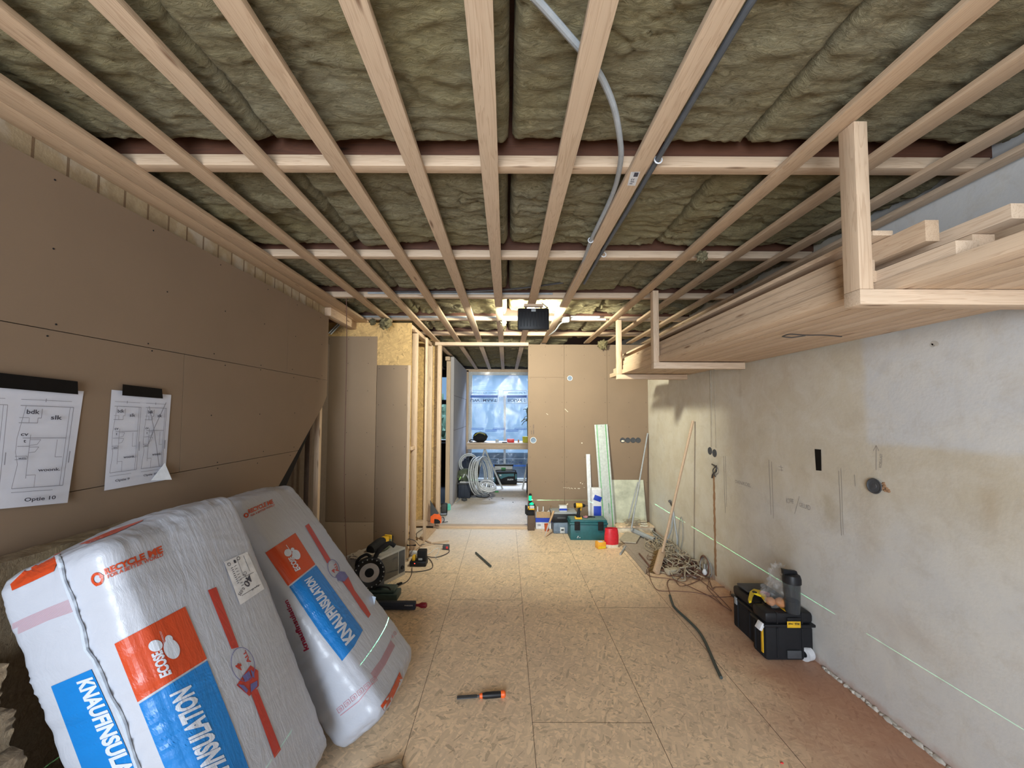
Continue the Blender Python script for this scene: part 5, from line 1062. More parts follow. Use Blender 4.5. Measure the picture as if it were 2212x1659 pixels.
# the level throws a thin horizontal green line: a lamp that only shines in one narrow plane
ll = bpy.data.lights.new('laser_beam', 'POINT'); ll.energy = 900; ll.color = (0.25, 1.0, 0.55); ll.shadow_soft_size = 0.0; ll.use_nodes = True
lt = ll.node_tree; em = lt.nodes['Emission']; g_ = lt.nodes.new('ShaderNodeNewGeometry'); sp_ = lt.nodes.new('ShaderNodeSeparateXYZ'); ab = lt.nodes.new('ShaderNodeMath'); ab.operation = 'ABSOLUTE'; ls = lt.nodes.new('ShaderNodeMath'); ls.operation = 'LESS_THAN'; ls.inputs[1].default_value = 0.0005; mu = lt.nodes.new('ShaderNodeMath'); mu.operation = 'MULTIPLY'; mu.inputs[1].default_value = 1.0
lt.links.new(g_.outputs['Incoming'], sp_.inputs[0]); lt.links.new(sp_.outputs[2], ab.inputs[0]); lt.links.new(ab.outputs[0], ls.inputs[0]); lt.links.new(ls.outputs[0], mu.inputs[0]); lt.links.new(mu.outputs[0], em.inputs['Strength'])
lo = bpy.data.objects.new('laser_beam', ll); lo.location = (xc+.012, by+.03, .372); COL.objects.link(lo)
# box of sealant cartridges
yb = at(1170, 1143, 'z', 0).y; xa, xb = at(1157, 1140, 'y', yb).x, at(1191, 1140, 'y', yb).x; hb_ = at(1170, 1104, 'y', yb).z
CB = Thing('cardboard_box', 'open white and blue cardboard box full of white sealant tubes', 'box', ((xa+xb)/2, yb+.06, 0)); e = .12
CB.part('carton', MB().bx(xa, xb, yb, yb+.003, 0, hb_*.45).bx(xa, xb, yb+e, yb+e+.003, 0, hb_).bx(xa, xa+.003, yb, yb+e, 0, hb_*.95).bx(xb-.003, xb, yb, yb+e, 0, hb_*.95).bx(xa, xb, yb, yb+e, 0, .003), M['white'], world=True)
CB.part('blue_band', MB().bx(xa-.001, xb+.001, yb-.002, yb, hb_*.38, hb_*.63), M['blue'], world=True); CB.part('front_flap', MB().bx(xa+.01, xb-.004, yb-.006, yb-.002, hb_*.63, hb_*.97), M['card'], world=True)
CB.part('side_flap', MB().box((xa+.004, yb+.06, hb_*1.12), (.004, .11, .07), 0, Matrix.Rotation(.15, 4, 'Y')), M['card'], world=True); CB.part('side_flap', MB().box((xb+.003, yb+.06, hb_*1.12), (.004, .11, .07), 0, Matrix.Rotation(-.2, 4, 'Y')), M['card'], world=True)
CB.part('back_flap', MB().box(((xa+xb)/2, yb+e+.01, hb_*1.12), (xb-xa-.02, .004, .07), 0, Matrix.Rotation(-.5, 4, 'X')), M['card'], world=True)
pr = Print(plane_surf('y', yb, (0, -1, 0), .002), 50)
for i in range(4): pr.line([(1161, 1132+i*1.3), (1168, 1132+i*1.3)], .5)
CB.part('print', pr.done(), M['ink'], world=True, smooth=0)
for i in range(6):
    x = xa+.03+(i % 3)*(xb-xa-.06)/2; y = yb+.035+(i//3)*.055; tb_ = Thing('sealant_tube', 'white sealant tube in the cardboard box, '+('front left', 'front middle', 'front right', 'rear left', 'rear middle', 'rear right')[i], 'tube', (x, y, .004), 0, 'sealant tubes in the box')
    tb_.part('barrel', MB().cyl((x, y, .004), (x, y, hb_*.92), .023, .023, 18), M['white'], world=True); tb_.part('nozzle', MB().cyl((x, y, hb_*.92), (x, y, hb_*(1.22 if i in (0, 1) else 1.02)), .009, .006, 12), M['white'], world=True)
cp = at(1181, 1147, 'z', 0); one('plastic_cup', 'red-brown plastic cup on the floor in front of the cardboard box', 'cup', MB().lathe((cp.x, cp.y, 0), [(.0, 0), (.024, 0), (.034, .09), (.036, .092), (.032, .09), (.022, .004), (0, .004)], 22), M['redcup'])
ka, kb = fl(1175, 1162, .006), at(1196, 1104, 'y', 5.12); kn = Thing('hand_saw_blade', 'narrow flush-cut saw with wooden handle leaning at the cardboard box', 'saw', ka)
kn.part('blade', MB().prism([ka, ka+(kb-ka)*.55+V((-.012, 0, 0)), ka+(kb-ka)*.55+V((.016, 0, 0))], (0, .002, 0)), M['steel'], world=True); kn.part('grip', MB().cyl(ka+(kb-ka)*.55, kb, .012, .016, 12), M['card'], world=True)
# blue-grey and black case stack
yg = at(1215, 1153, 'z', 0).y; xg0, xg1 = at(1194, 1150, 'y', yg).x, at(1252, 1150, 'y', yg+.03).x; hg = at(1215, 1130, 'y', yg).z; hg2 = at(1215, 1117, 'y', yg).z
GC = Thing('tool_case', 'blue-grey tool case with pale latch beside the teal toolbox', 'case', ((xg0+xg1)/2, yg+.1, 0)); 
GC.part('shell', MB().bx(xg0+.01, xg1, yg, yg+.26, 0, hg, .012).bx(xg0+.02, xg1, yg-.006, yg, .03, .045, .002).bx(xg0+.05, xg0+.07, yg-.008, yg, 0.01, hg-.01, .003), M['bluegrey'], world=True)
gcl = GC.part('latch', MB().bx(xg0+.095, xg0+.155, yg-.014, yg-.001, .008, .085, .004), M['ltgrey'], world=True); GC.part('latch_slot', MB().bx(xg0+.108, xg0+.142, yg-.017, yg-.013, .045, .062, .002), M['blackmat'], gcl, world=True)
BC = Thing('tool_case', 'black tool case with dusty grey lid on top of the blue-grey one', 'case', ((xg0+xg1)/2, yg+.1, hg+.001))
BC.part('shell', MB().bx(xg0-.01, xg1-.05, yg+.02, yg+.27, hg+.001, hg2+.03, .010), M['black'], world=True); BC.part('lid', MB().bx(xg0-.012, xg1-.03, yg+.018, yg+.275, hg2+.03, hg2+.055, .008), M['grey'], world=True); BC.part('handle', MB().bx(xg0+.06, xg0+.17, yg+.004, yg+.02, hg+.05, hg+.075, .005), M['charcoal'], world=True)
zt = hg2+.056; wb = at(1217, 1112, 'y', yg+.06)
WB = Thing('small_carton', 'small white carton with blue stripe on the black tool case', 'box', (wb.x, yg+.10, zt)); WB.part('carton', MB().bx(wb.x-.052, wb.x+.047, yg+.06, yg+.14, zt, zt+.072, .002), M['white'], world=True); WB.part('stripe', MB().bx(wb.x-.053, wb.x+.048, yg+.058, yg+.06, zt+.014, zt+.040), M['blue'], world=True); WB.part('flap', MB().box((wb.x+.055, yg+.10, zt+.085), (.03, .05, .002), 0, Matrix.Rotation(-.7, 4, 'Y')), M['cream'], world=True)
# teal toolbox
yt = at(1270, 1167, 'z', 0).y; xt0, xt1 = at(1231, 1160, 'y', yt).x, at(1313, 1160, 'y', yt).x; ht = at(1270, 1124, 'y', yt).z
TT = Thing('toolbox', 'teal toolbox with two black latches in front of the doorway wall', 'toolbox', ((xt0+xt1)/2, yt+.1, 0))
TT.part('body', MB().bx(xt0+.006, xt1-.006, yt, yt+.22, 0, ht-.055, .008), M['teal'], world=True); ttl = TT.part('lid', MB().bx(xt0-.002, xt1+.002, yt-.008, yt+.226, ht-.055, ht-.030, .004).bx(xt0+.004, xt1-.004, yt-.002, yt+.22, ht-.032, ht, .010), M['teal'], world=True)
TT.part('lid_top', MB().bx(xt0+.02, xt1-.02, yt+.015, yt+.20, ht, ht+.004, .001), M['tealtop'], ttl, world=True, label='dusty lid top')
for x in (xt0+.09, xt1-.09): TT.part('latch', MB().bx(x-.034, x+.034, yt-.022, yt-.008, ht-.12, ht-.012, .007).bx(x-.024, x+.024, yt-.026, yt-.02, ht-.06, ht-.02, .003), M['blackmat'], ttl, world=True)
pr = Print(plane_surf('y', yt, (0, -1, 0), .002), 50)
for i in range(6): pr.ell((1247+random.uniform(0, 6), 1158+random.uniform(0, 5)), 1.0, .8)
TT.part('paint_spots', pr.done(), M['white'], world=True, smooth=0, kind='stuff')
def drill(x, y, z, name='cordless_drill', label='yellow and black cordless drill standing on the teal toolbox', sc=1.0):
    D = Thing(name, label, 'drill', (x, y, z)); s_ = sc
    D.part('battery', MB().bx(x-.048, x+.040, y-.035, y+.035, z, z+.024, .006), M['yellow'], world=True, label='yellow-edged battery').data.materials
    D.part('battery_top', MB().bx(x-.030, x+.022, y-.030, y+.030, z+.024, z+.045, .006), M['blackmat'], world=True)
    D.part('grip', MB().tube([(x-.006, y, z+.04), (x+.004, y, z+.09), (x+.012, y, z+.145)], [.020, .018, .021], 14), M['black'], world=True)
    D.part('motor_housing', MB().cyl((x-.035, y, z+.165), (x+.045, y, z+.165), .031, .028, 20).bx(x+.02, x+.034, y-.012, y+.012, z+.105, z+.15, .003), M['yellow'], world=True)
    D.part('rear_cap', MB().cyl((x-.056, y, z+.165), (x-.034, y, z+.165), .026, .032, 20), M['blackmat'], world=True)
    D.part('chuck', MB().cyl((x+.045, y, z+.165), (x+.085, y, z+.163), .026, .014, 18), M['blackmat'], world=True); D.part('bit', MB().cyl((x+.085, y, z+.163), (x+.118, y, z+.162), .005, .005, 8), M['charcoal'], world=True)
dp = at(1250, 1123, 'y', yt+.04); drill(dp.x, yt+.05, ht+.0045)
one('hand_glove', 'small pinkish dusty rag on the teal toolbox behind the drill', 'rag', MB().blob((dp.x+.10, yt+.10, ht+.017), (.03, .03, .012), 10, .5, 4), M['pink'])
one('black_tool', 'short black tool lying on the teal toolbox right of the drill', 'tool', MB().tube([(dp.x+.13, yt+.12, ht+.013), (dp.x+.19, yt+.12, ht+.013), (dp.x+.22, yt+.11, ht+.012)], [.008, .006, .007], 10), M['blackmat'])
# long boards leaning on the wall
def lean(name, label, cat, pb, pt_, w_, th, mat):   # bottom centre, top centre
    d = (pt_-pb); L = d.length; zax = d.normalized(); xax = V((1, 0, 0)); yax = zax.cross(xax).normalized(); xax = yax.cross(zax)
    M3 = Matrix((xax, yax, zax)).transposed(); T = Thing(name, label, cat, pb, M3); return T, L
pt = at(1270, 981, 'y', YB-.02); pb = at(1276, 1141, 'y', 5.36); pb.z = 0.003
T, L = lean('white_profile', 'narrow white profile leaning on the doorway wall behind the drill', 'profile', pb, pt, .055, .03, 'white'); T.part('profile', MB().bx(-.027, .027, -.012, .012, 0, L, .002), M['white']); T.part('clip', MB().bx(.02, .04, -.02, .0, L*.36, L*.40, .002), M['grey'])
pt = at(1298, 917, 'y', YB-.025); pb = fl(1315, 1147, .003)
T, L = lean('guide_rail', 'wide silver-white guide rail with green lines leaning on the doorway wall', 'guide rail', pb, pt, .18, .02, 'ruler')
m = MB().bx(-.09, .09, -.004, .004, 0, L, .001)
for x in (-.075, -.045, -.02, .02, .05, .085): m.bx(x-.004, x+.004, -.009, -.003, 0, L, .001)
T.part('rail', m, M['ruler']); 
for x in (-.060, .060): T.part('green_line', MB().bx(x-.0035, x+.0035, -.0105, -.0045, 0, L-.001), M['greenline'], label='green line')
v, f = text2d('FESTOOL', .01); m = MB(); vs_ = [m.b.verts.new((.018-.016*q_[1]+.014, -.0112, .22+.14*(1-q_[0]))) for q_ in v]
for ff in f: m.b.faces.new([vs_[i] for i in ff])
T.part('lettering', m, M['green'], smooth=0)
T.part('hanging_hole', MB().cyl((0, -.0095, L-.02), (0, -.0105, L-.02), .006, .006, 12), M['grey'])
# bag of adhesive behind the rail
pb = at(1287, 1120, 'y', 5.36)
CBG = Thing('adhesive_bag', 'white and blue paper bag standing behind the guide rail', 'bag', (pb.x, 5.34, 0)); z2_ = at(1287, 1054, 'y', 5.3).z
m = MB().box((pb.x, 5.34, z2_*.5), (.15, .10, z2_), .03, None, 4)
for v_ in m.b.verts: v_.co += V((.010*noise.noise(v_.co*9), 0, 0))
CBG.part('sack', m, M['white'], world=True); CBG.part('blue_print', MB().box((pb.x+.006, 5.288, z2_*.36), (.10, .004, z2_*.44), .001).box((pb.x+.010, 5.288, z2_*.76), (.10, .004, z2_*.12), .001, Matrix.Rotation(.35, 4, 'Y')), M['blue'], world=True)
one('black_gap_strip', 'thin black strip standing between the profile and the bag', 'board', MB().bx(pb.x-.085, pb.x-.062, 5.40, 5.43, 0, .62, .001), M['blackmat'])  # narrow black upright filling the gap between profile and bag
# dusty pane, pipes, platform
yp0 = at(1340, 1148, 'z', .0).y-.08; xp0, xp1 = at(1331, 1150, 'y', yp0).x, 1.955
PL = Thing('plywood_step', 'low plywood-topped white platform in the right corner', 'platform', ((xp0+xp1)/2, yp0+.15, 0)); PL.part('top', MB().bx(xp0, xp1, yp0, 5.43, .070, .090, .001), M['osb_floor'], world=True); PL.part('edge', MB().bx(xp0+.01, xp1-.01, yp0+.01, 5.42, .0, .069, .002), M['cream'], world=True)
xd0, xd1 = at(1318, 1090, 'y', YB-.03).x, at(1391, 1090, 'y', YB-.03).x
T = Thing('dusty_pane', 'dusty pale green pane leaning in the right corner behind the pipes', 'pane', (xd0+.2, 5.36, .091)); m = MB().prism([(xd0, 5.37, .0915), (xd1+.02, 5.37, .0915), (xd1, 5.436, at(1391, 1037, 'y', YB-.02).z), (xd0, 5.436, at(1391, 1037, 'y', YB-.02).z)], (0, .008, 0)); T.part('pane', m, M['dusty'], world=True)
one('thin_pipe', 'long thin grey pipe leaning in the right corner', 'pipe', MB().cyl(at(1364, 1141, 'z', .105), at(1399, 936, 'y', YB-.02), .010, .010, 12), M['conduit'], 'thin grey pipes leaning in the corner')
one('thin_pipe', 'shorter thin grey pipe leaning left of the long one in the corner', 'pipe', MB().cyl(at(1357, 1124, 'y', 5.30), at(1378, 1041, 'y', 5.38), .009, .009, 12), M['conduit'], 'thin grey pipes leaning in the corner')
q = at(1390, 1139, 'z', .095)
for i, (dx, dy, s_) in enumerate(((0, 0, .055), (.0, .01, .05), (-.01, .01, .045))): one('cream_pad', 'cream coloured oval pad on the platform, '+('lowest', 'middle one', 'topmost')[i]+' of the pile', 'pad', MB().blob((q.x+.02+dx, q.y+.03+dy, .106+i*.026), (s_, .035, .012), 12, .2, 2, seed=i), M['cream' if i < 2 else 'stone2'], 'pile of cream pads on the platform')
m = MB()
for k in range(9): m.tube([(q.x-.15+random.uniform(-.1, .16), q.y+.06+random.uniform(-.05, .08), .1+random.uniform(0, .08)) for _ in range(5)], .003, 5)
one('wire_scraps', 'tangle of pale wire scraps on the platform in the right corner', 'wires', m, M['cable_tan'], kind='stuff')
# red bag and orange carton
yr = at(1322, 1184, 'z', 0).y; rx0, rx1 = at(1308, 1180, 'y', yr).x, at(1337, 1180, 'y', yr).x; hr = at(1322, 1144, 'y', yr).z
RB = Thing('red_bag', 'crumpled red food bag with pale base standing on the floor', 'bag', ((rx0+rx1)/2, yr+.04, 0)); cxr = (rx0+rx1)/2; wr_ = (rx1-rx0)/2
m = MB(); 
def rbsec(z, k, sd): 
    return [(cxr+.004+wr_*k*cos(a)*(1 if abs(cos(a)) < .7 else 1.05)+.006*noise.noise(V((a*2, z*20, sd))), yr+.045+.045*k*sin(a)+.006*noise.noise(V((a*3, z*25, sd+3))), z) for a in [i*2*pi/20 for i in range(20)]]
def loft(m, secs):
    rg = [[m.b.verts.new(p) for p in s] for s in secs]
    for A_, B_ in zip(rg, rg[1:]):
        for i in range(len(A_)): m.b.faces.new((A_[i], A_[(i+1) % len(A_)], B_[(i+1) % len(A_)], B_[i]))
    return m
RB.part('bag_body', loft(m, [rbsec(hr*z, k, 1) for z, k in ((.16, 1.0), (.3, 1.02), (.45, 1.03), (.62, 1.0), (.78, .98), (.9, .94), (.97, .88), (1.0, .90), (1.02, .86))]), M['redbag'], world=True, smooth=.9)
m = MB(); loft(m, [rbsec(hr*z, k, 1) for z, k in ((.0, .97), (.08, .99), (.16, 1.0))]); m.bx(cxr-.05, cxr+.05, yr+.01, yr+.08, 0, .004); RB.part('bag_base', m, M['cream'], world=True, smooth=.9)
oy = at(1300, 1187, 'z', 0); OB = Thing('food_carton', 'small orange and yellow food carton lying beside the red bag', 'carton', (oy.x, oy.y+.04, 0), .25); OB.part('carton', MB().bx(-.05, .05, -.03, .05, 0, .075, .004), M['foodbox']); OB.part('lid_print', MB().bx(-.03, .025, -.02, .03, .0752, .0765), M['white']); OB.part('front_print', MB().bx(-.045, .045, -.032, -.0305, .01, .03), M['clampyellow'])
# ================================================================== LEFT: microwave, saw, chargers, cables
ma, mb_ = fl(873, 1240), fl(829, 1263); d = (ma-mb_); d.z = 0; ang = math.atan2(d.y, d.x); d.normalize(); Wm, Hm, Dm = .46, .262, .30
MW = Thing('microwave', 'grey microwave oven with dark door standing on the floor before the partition', 'microwave', ma, ang)    # local x runs back along the front face, +y is into the body
MW.part('casing', MB().bx(-Wm, 0, .006, Dm, 0.0, Hm, .006), M['silver']); MW.part('front_frame', MB().bx(-Wm, 0, -.012, .005, 0, Hm, .003), M['silver']); MW.part('door_window', MB().bx(-Wm+.02, -.10, -.016, -.0125, .035, Hm-.018, .002), M['darkglass']); cpn = MW.part('control_panel', MB().bx(-.088, -.012, -.016, -.0125, .035, Hm-.018, .002), M['charcoal']); MW.part('dial', MB().cyl((-.05, -.017, .085), (-.05, -.028, .085), .018, .016, 18), M['blackmat'], cpn)
def toplocal(x, y, z=0): return MW.m @ V((x, y, Hm+z))
VC = Thing('cordless_vacuum', 'black and yellow cordless tool lying on the microwave', 'power tool', toplocal(-.16, .14, .001), ang+.25)
VC.part('barrel', MB().lathe((-.20, .0, .055), [(.0, 0), (.04, .004), (.046, .02), (.046, .16), (.040, .20), (.032, .22)], 22, (1, 0, .10)), M['blackmat']); VC.part('yellow_housing', MB().box((.05, 0, .065), (.06, .07, .075), .012).box((.115, 0, .055), (.022, .075, .095), .008), M['yellow']); VC.part('handle', MB().tube([(-.10, -.03, .02), (-.02, -.05, .02), (.06, -.05, .03), (.10, -.03, .06)], .014, 10), M['khaki']); VC.part('battery', MB().box((.14, 0, .05), (.035, .07, .07), .006), M['blackmat']); VC.part('yellow_side', MB().box((-.10, -.045, .035), (.09, .02, .035), .006, .1), M['yellow'])
# circular saw in front of the microwave
sp = V((-1.16, 3.36, 0)); sc_ = at(798, 1237, 'y', 3.30)
CS = Thing('circular_saw', 'black circular saw with round toothed guard and steel blade in front of the microwave', 'saw', (sc_.x, 3.30, 0)); ax_ = V((.35, -.93, .05)).normalized(); c = sc_
CS.part('guard', MB().lathe(c+ax_*-.03, [(.078, 0), (.120, 0), (.124, .01), (.124, .045), (.112, .05), (.092, .045), (.078, .04), (.078, 0)], 40, ax_), M['black'], world=True)
CS.part('blade', MB().lathe(c, [(.0, 0), (.098, 0), (.098, .002), (0, .002)], 40, ax_), M['steel'], world=True); CS.part('hub', MB().lathe(c+ax_*.002, [(.036, 0), (.036, .006), (.026, .009), (.010, .010), (.010, .016), (0, .016)], 22, ax_), M['blackmat'], world=True)
m = MB(); x_, y_ = frame(ax_)
for k in range(18): a = 2*pi*k/18; m.blob(c+(x_*cos(a)+y_*sin(a))*.111+ax_*.022, (.006, .006, .006), 5, 0)
CS.part('rivet', m, M['grey'], world=True, kind='stuff')
CS.part('handle', MB().tube([c+V((.03, .02, .10)), c+V((.06, .05, .16)), c+V((.12, .12, .20)), c+V((.16, .15, .17))], [.018, .022, .018, .02], 12).tube([c+V((-.11, .0, .02)), c+V((-.10, 0, .10)), c+V((-.04, .02, .14)), c+V((.0, .03, .12))], .012, 10), M['blackmat'], world=True)
CS.part('base_plate', MB().box(c+V((-.02, .06, -.115)), (.24, .13, .006), .001, .3), M['charcoal'], world=True); CS.part('motor', MB().cyl(c-ax_*.03, c-ax_*.13, .045, .040, 20), M['blackmat'], world=True)
one('dust_sheet', 'crumpled grey cloth on the left part of the microwave', 'cloth', MB().blob(toplocal(-.36, .14, .016), (.13, .11, .022), 16, .4, 4, seed=2, rot=ang), M['stone'])
# power strip, charger, plug
q = fl(884, 1197, .02); q2 = fl(921, 1203, .02)
one('power_strip', 'white power strip on the floor behind the battery charger', 'power strip', MB().box((q+q2)/2+V((0, .02, .012)), (.20, .055, .045), .008, math.atan2((q2-q).y, (q2-q).x)), M['white'])
yc = at(900, 1225, 'z', 0).y; xc0, xc1 = at(884, 1220, 'y', yc).x, at(920, 1220, 'y', yc).x
BCG = Thing('battery_charger', 'black battery charger with small red light on the floor beside the microwave', 'charger', ((xc0+xc1)/2, yc+.05, 0)); BCG.part('base', MB().bx(xc0, xc1, yc, yc+.11, 0, .055, .010), M['black'], world=True); BCG.part('battery', MB().bx(xc0+.075, xc1-.004, yc+.01, yc+.09, .056, .16, .010), M['blackmat'], world=True); BCG.part('yellow_battery_side', MB().bx(xc0+.025, xc0+.055, yc+.01, yc+.07, .056, .105, .006), M['yellow'], world=True); BCG.part('red_light', MB().blob((xc0+.055, yc-.002, .036), (.005, .003, .005), 6, 0), M['led'], world=True); BCG.part('label', MB().bx(xc0+.09, xc0+.13, yc+.006, yc+.011, .066, .085), M['grey'], world=True)
pg = fl(963, 1188, .0); PG = Thing('plug', 'black plug with red switch lying on the open floor', 'plug', (pg.x, pg.y, 0)); PG.part('body', MB().box((pg.x, pg.y+.02, .028), (.075, .05, .052), .010), M['charcoal'], world=True); PG.part('switch', MB().box((pg.x+.014, pg.y-.007, .028), (.024, .006, .026), .002), M['red'], world=True)
def cab(label, pts, mat='cable_dark', r=.0042, nm='floor_cable', grp='cables around the battery charger'): return one(nm, label, 'cable', MB().tube([fl(x, y, z) for x, y, z in pts], r, 6, False, 5), M[mat], grp)
cab('dark cable from the handsaw corner to the lamp frame', [(935, 1129, .02), (921, 1138, .02), (905, 1148, .02), (893, 1157, .04), (884, 1160, .10)])
cab('dark cable arching up from behind the partition edge and falling to the floor', [(877, 1172, .10), (882, 1165, .22), (896, 1168, .20), (906, 1178, .06), (915, 1176, .01), (938, 1175, .01), (962, 1176, .04)])
cab('dark cable looping round the plug with red switch', [(968, 1182, .01), (970, 1192, .01), (956, 1200, .008), (938, 1204, .008), (918, 1201, .01)])
cab('dark cable making a wide bow right of the charger', [(920, 1202, .01), (930, 1210, .008), (935, 1222, .006), (928, 1230, .006), (900, 1235, .006), (871, 1235, .006)])
cab('dark cable coming from the front of the charger with a flat plug end', [(890, 1226, .01), (889, 1240, .006), (881, 1254, .006), (868, 1262, .006), (850, 1272, .006)])
cab('dark cable lying flat in front of the microwave', [(866, 1258, .006), (852, 1264, .006), (842, 1268, .008), (832, 1264, .01), (826, 1270, .01)])
cab('thin white cable between the power strip and the plug', [(921, 1198, .02), (930, 1194, .006), (938, 1187, .006), (948, 1184, .01), (946, 1195, .008), (940, 1203, .006), (946, 1209, .006)], 'white', .003)
cab('thin reddish cable behind the charger', [(871, 1208, .01), (880, 1198, .03), (874, 1190, .05), (886, 1186, .04), (884, 1205, .02)], 'cable_brown', .003)
cab('pale cable lying beside the charger', [(872, 1212, .01), (882, 1206, .04), (893, 1200, .03), (905, 1196, .05)], 'cable_grey', .003)
one('plug', 'flat black plug at the end of the charger cable', 'plug', MB().box(fl(863, 1261, .010), (.05, .022, .016), .004, .7), M['blackmat'])
LF = Thing('lamp_stand', 'black tubular frame with coiled cable behind the partition edge', 'lamp stand', fl(890, 1180, 0)); a, b, c_, d_ = fl(880, 1178, .0), fl(897, 1178, .0), fl(897, 1178, .18), fl(880, 1178, .17)
LF.part('frame', MB().tube([a+V((0, 0, .008)), d_, c_, b+V((0, 0, .008))], .008, 8, False, 0), M['blackmat'], world=True)
LF.part('cable_loops', MB().ring(a+V((.04, .02, .09)), (0.2, 1, .1), .055, .004).ring(a+V((.03, .03, .08)), (0.3, 1, -.2), .065, .004).ring(a+V((.05, .03, .10)), (-.2, 1, .3), .05, .004), M['cable_dark'], world=True)
one('wood_lath', 'thin pale lath on the floor behind the plug with red switch', 'strip', MB().prism([fl(908, 1177, .001), fl(912, 1182, .001), fl(970, 1170, .001), fl(969, 1168, .001)], (0, 0, .008)), M['pineX'])
one('wood_lath', 'short pale lath crossing the floor near the stud frame', 'strip', MB().prism([fl(911, 1164, .012), fl(913, 1163, .012), fl(932, 1172, .012), fl(930, 1174, .012)], (0, 0, .006)), M['pineX'])
# green-grey case and black clamp with red handle near the packs
q = fl(848, 1298); GB = Thing('charger_case', 'dark green-grey case on the floor beside the leaning pack', 'case', (q.x-.08, q.y+.06, 0)); GB.part('case_body', MB().box((q.x-.09, q.y+.06, .028), (.26, .14, .055), .010), M['casegreen'], world=True); GB.part('case_lid', MB().box((q.x-.10, q.y+.065, .072), (.22, .12, .032), .012), M['casegreen'], world=True); GB.part('case_handle', MB().tube([(q.x-.15, q.y, .09), (q.x-.12, q.y-.02, .12), (q.x-.04, q.y-.02, .12), (q.x-.02, q.y, .09)], .006, 8), M['blackmat'], world=True)
q = fl(897, 1320); SG = Thing('pistol_clamp', 'black bar tool with dark red handle lying beside the leaning pack', 'tool', (q.x-.12, q.y+.02, 0)); SG.part('bar', MB().bx(q.x-.33, q.x-.0, q.y, q.y+.04, .006, .066, .008).bx(q.x-.30, q.x-.02, q.y-.003, q.y, .030, .036), M['navy'], world=True); SG.part('red_handle', MB().lathe((q.x, q.y+.02, .036), [(.010, 0), (.011, .02), (.022, .045), (.021, .08), (.012, .088), (0, .09)], 18, (1, 0, 0)), M['darkred'], world=True)
v, f = text2d('PARKSIDE', .01); m = MB(); vs_ = [m.b.verts.new((q.x-.085+.065*a_[0], q.y-.0012, .038+.009*a_[1])) for a_ in v]
for ff in f: m.b.faces.new([vs_[i] for i in ff])
SG.part('lettering', m, M['white'], world=True, smooth=0)
# handsaw leaning at the door stud
ya = 5.30; HS = Thing('handsaw', 'handsaw with bright orange handle leaning at the doorway post', 'saw', at(941, 1129, 'y', ya)); A3 = lambda x, y, yy=ya: at(x, y, 'y', yy)
HS.part('blade', MB().prism([A3(929, 1080, 5.36), A3(948, 1109), A3(930, 1118)], (0, .002, 0)), M['charcoal'], world=True)
HS.part('handle', MB().prism([A3(930, 1116), A3(938, 1110), A3(948, 1111), A3(953, 1118), A3(953, 1130), A3(946, 1131), A3(946, 1122), A3(938, 1121), A3(937, 1131), A3(930, 1129)], (0, .03, 0)), M['orange'], world=True); HS.part('grip_inlay', MB().prism([A3(939, 1122, ya-.002), A3(946, 1122, ya-.002), A3(951, 1126, ya-.002), A3(950, 1131, ya-.002), A3(938, 1131, ya-.002)], (0, .028, 0)), M['blackmat'], world=True)
# little lamp and mint box just beyond the doorway
q = at(959, 1112, 'z', 0); FLp = Thing('floor_lamp_unit', 'small black flood lamp on the floor just inside the next room', 'lamp', (q.x, q.y, 0)); FLp.part('lamp_head', MB().box((q.x, q.y+.02, .10), (.10, .05, .15), .012, .15), M['black'], world=True); FLp.part('lamp_glass', MB().box((q.x, q.y-.008, .10), (.075, .006, .12), .002, .15), M['charcoal'], world=True); FLp.part('lamp_foot', MB().tube([(q.x-.05, q.y-.02, .12), (q.x-.05, q.y-.05, .008), (q.x+.05, q.y-.05, .008), (q.x+.05, q.y-.02, .12)], .006, 8, False, 0), M['blackmat'], world=True)
one('cable_scrap', 'short black cable end on the floor at the doorway threshold', 'cable', MB().tube([fl(950, 1121, .03), fl(957, 1117, .03), fl(960, 1124, .02), fl(956, 1128, .035), fl(967, 1127, .03)], .006, 8), M['cable_dark'])
one('mint_box', 'mint green box on the floor behind the small flood lamp', 'box', MB().box(fl(966, 1095, .045), (.10, .08, .09), .004, .3), M['mint'])
# ================================================================== NEXT ROOM
yt2 = 8.05; zt2 = at(1070, 957, 'y', yt2).z
TB = Thing('trestle_table', 'long pale worktop on thin trestles in front of the front window', 'table', (-.1, yt2+.3, 0)); TB.part('worktop', MB().bx(-.80, .72, yt2, yt2+.62, zt2-.035, zt2, .003), M['pineX'], world=True); TB.part('beam', MB().bx(-.80, .72, yt2+.02, yt2+.07, zt2-.13, zt2-.036, .003).bx(-.80, .72, yt2+.54, yt2+.58, zt2-.13, zt2-.036, .003), M['pineX'], world=True)
lx = at(1047, 1000, 'y', yt2+.1).x
for dx in (-.10, .17): TB.part('trestle_leg', MB().cyl((lx+dx*2.2, yt2+.09, .0), (lx+.0, yt2+.09, zt2-.13), .018, .018, 10), M['ltgrey'], world=True)
for dx in (-.10, .17): TB.part('trestle_leg', MB().cyl((.50+dx*1.5, yt2+.09, .0), (.50, yt2+.09, zt2-.13), .018, .018, 10), M['ltgrey'], world=True)
def on(px, py, y): return at(px, py, 'y', y)
b = on(1037, 956, yt2+.25); BP = Thing('backpack', 'black backpack with a yellow zip lying on the trestle table', 'backpack', (b.x, yt2+.25, zt2)); h_ = on(1037, 933, yt2+.25).z-zt2
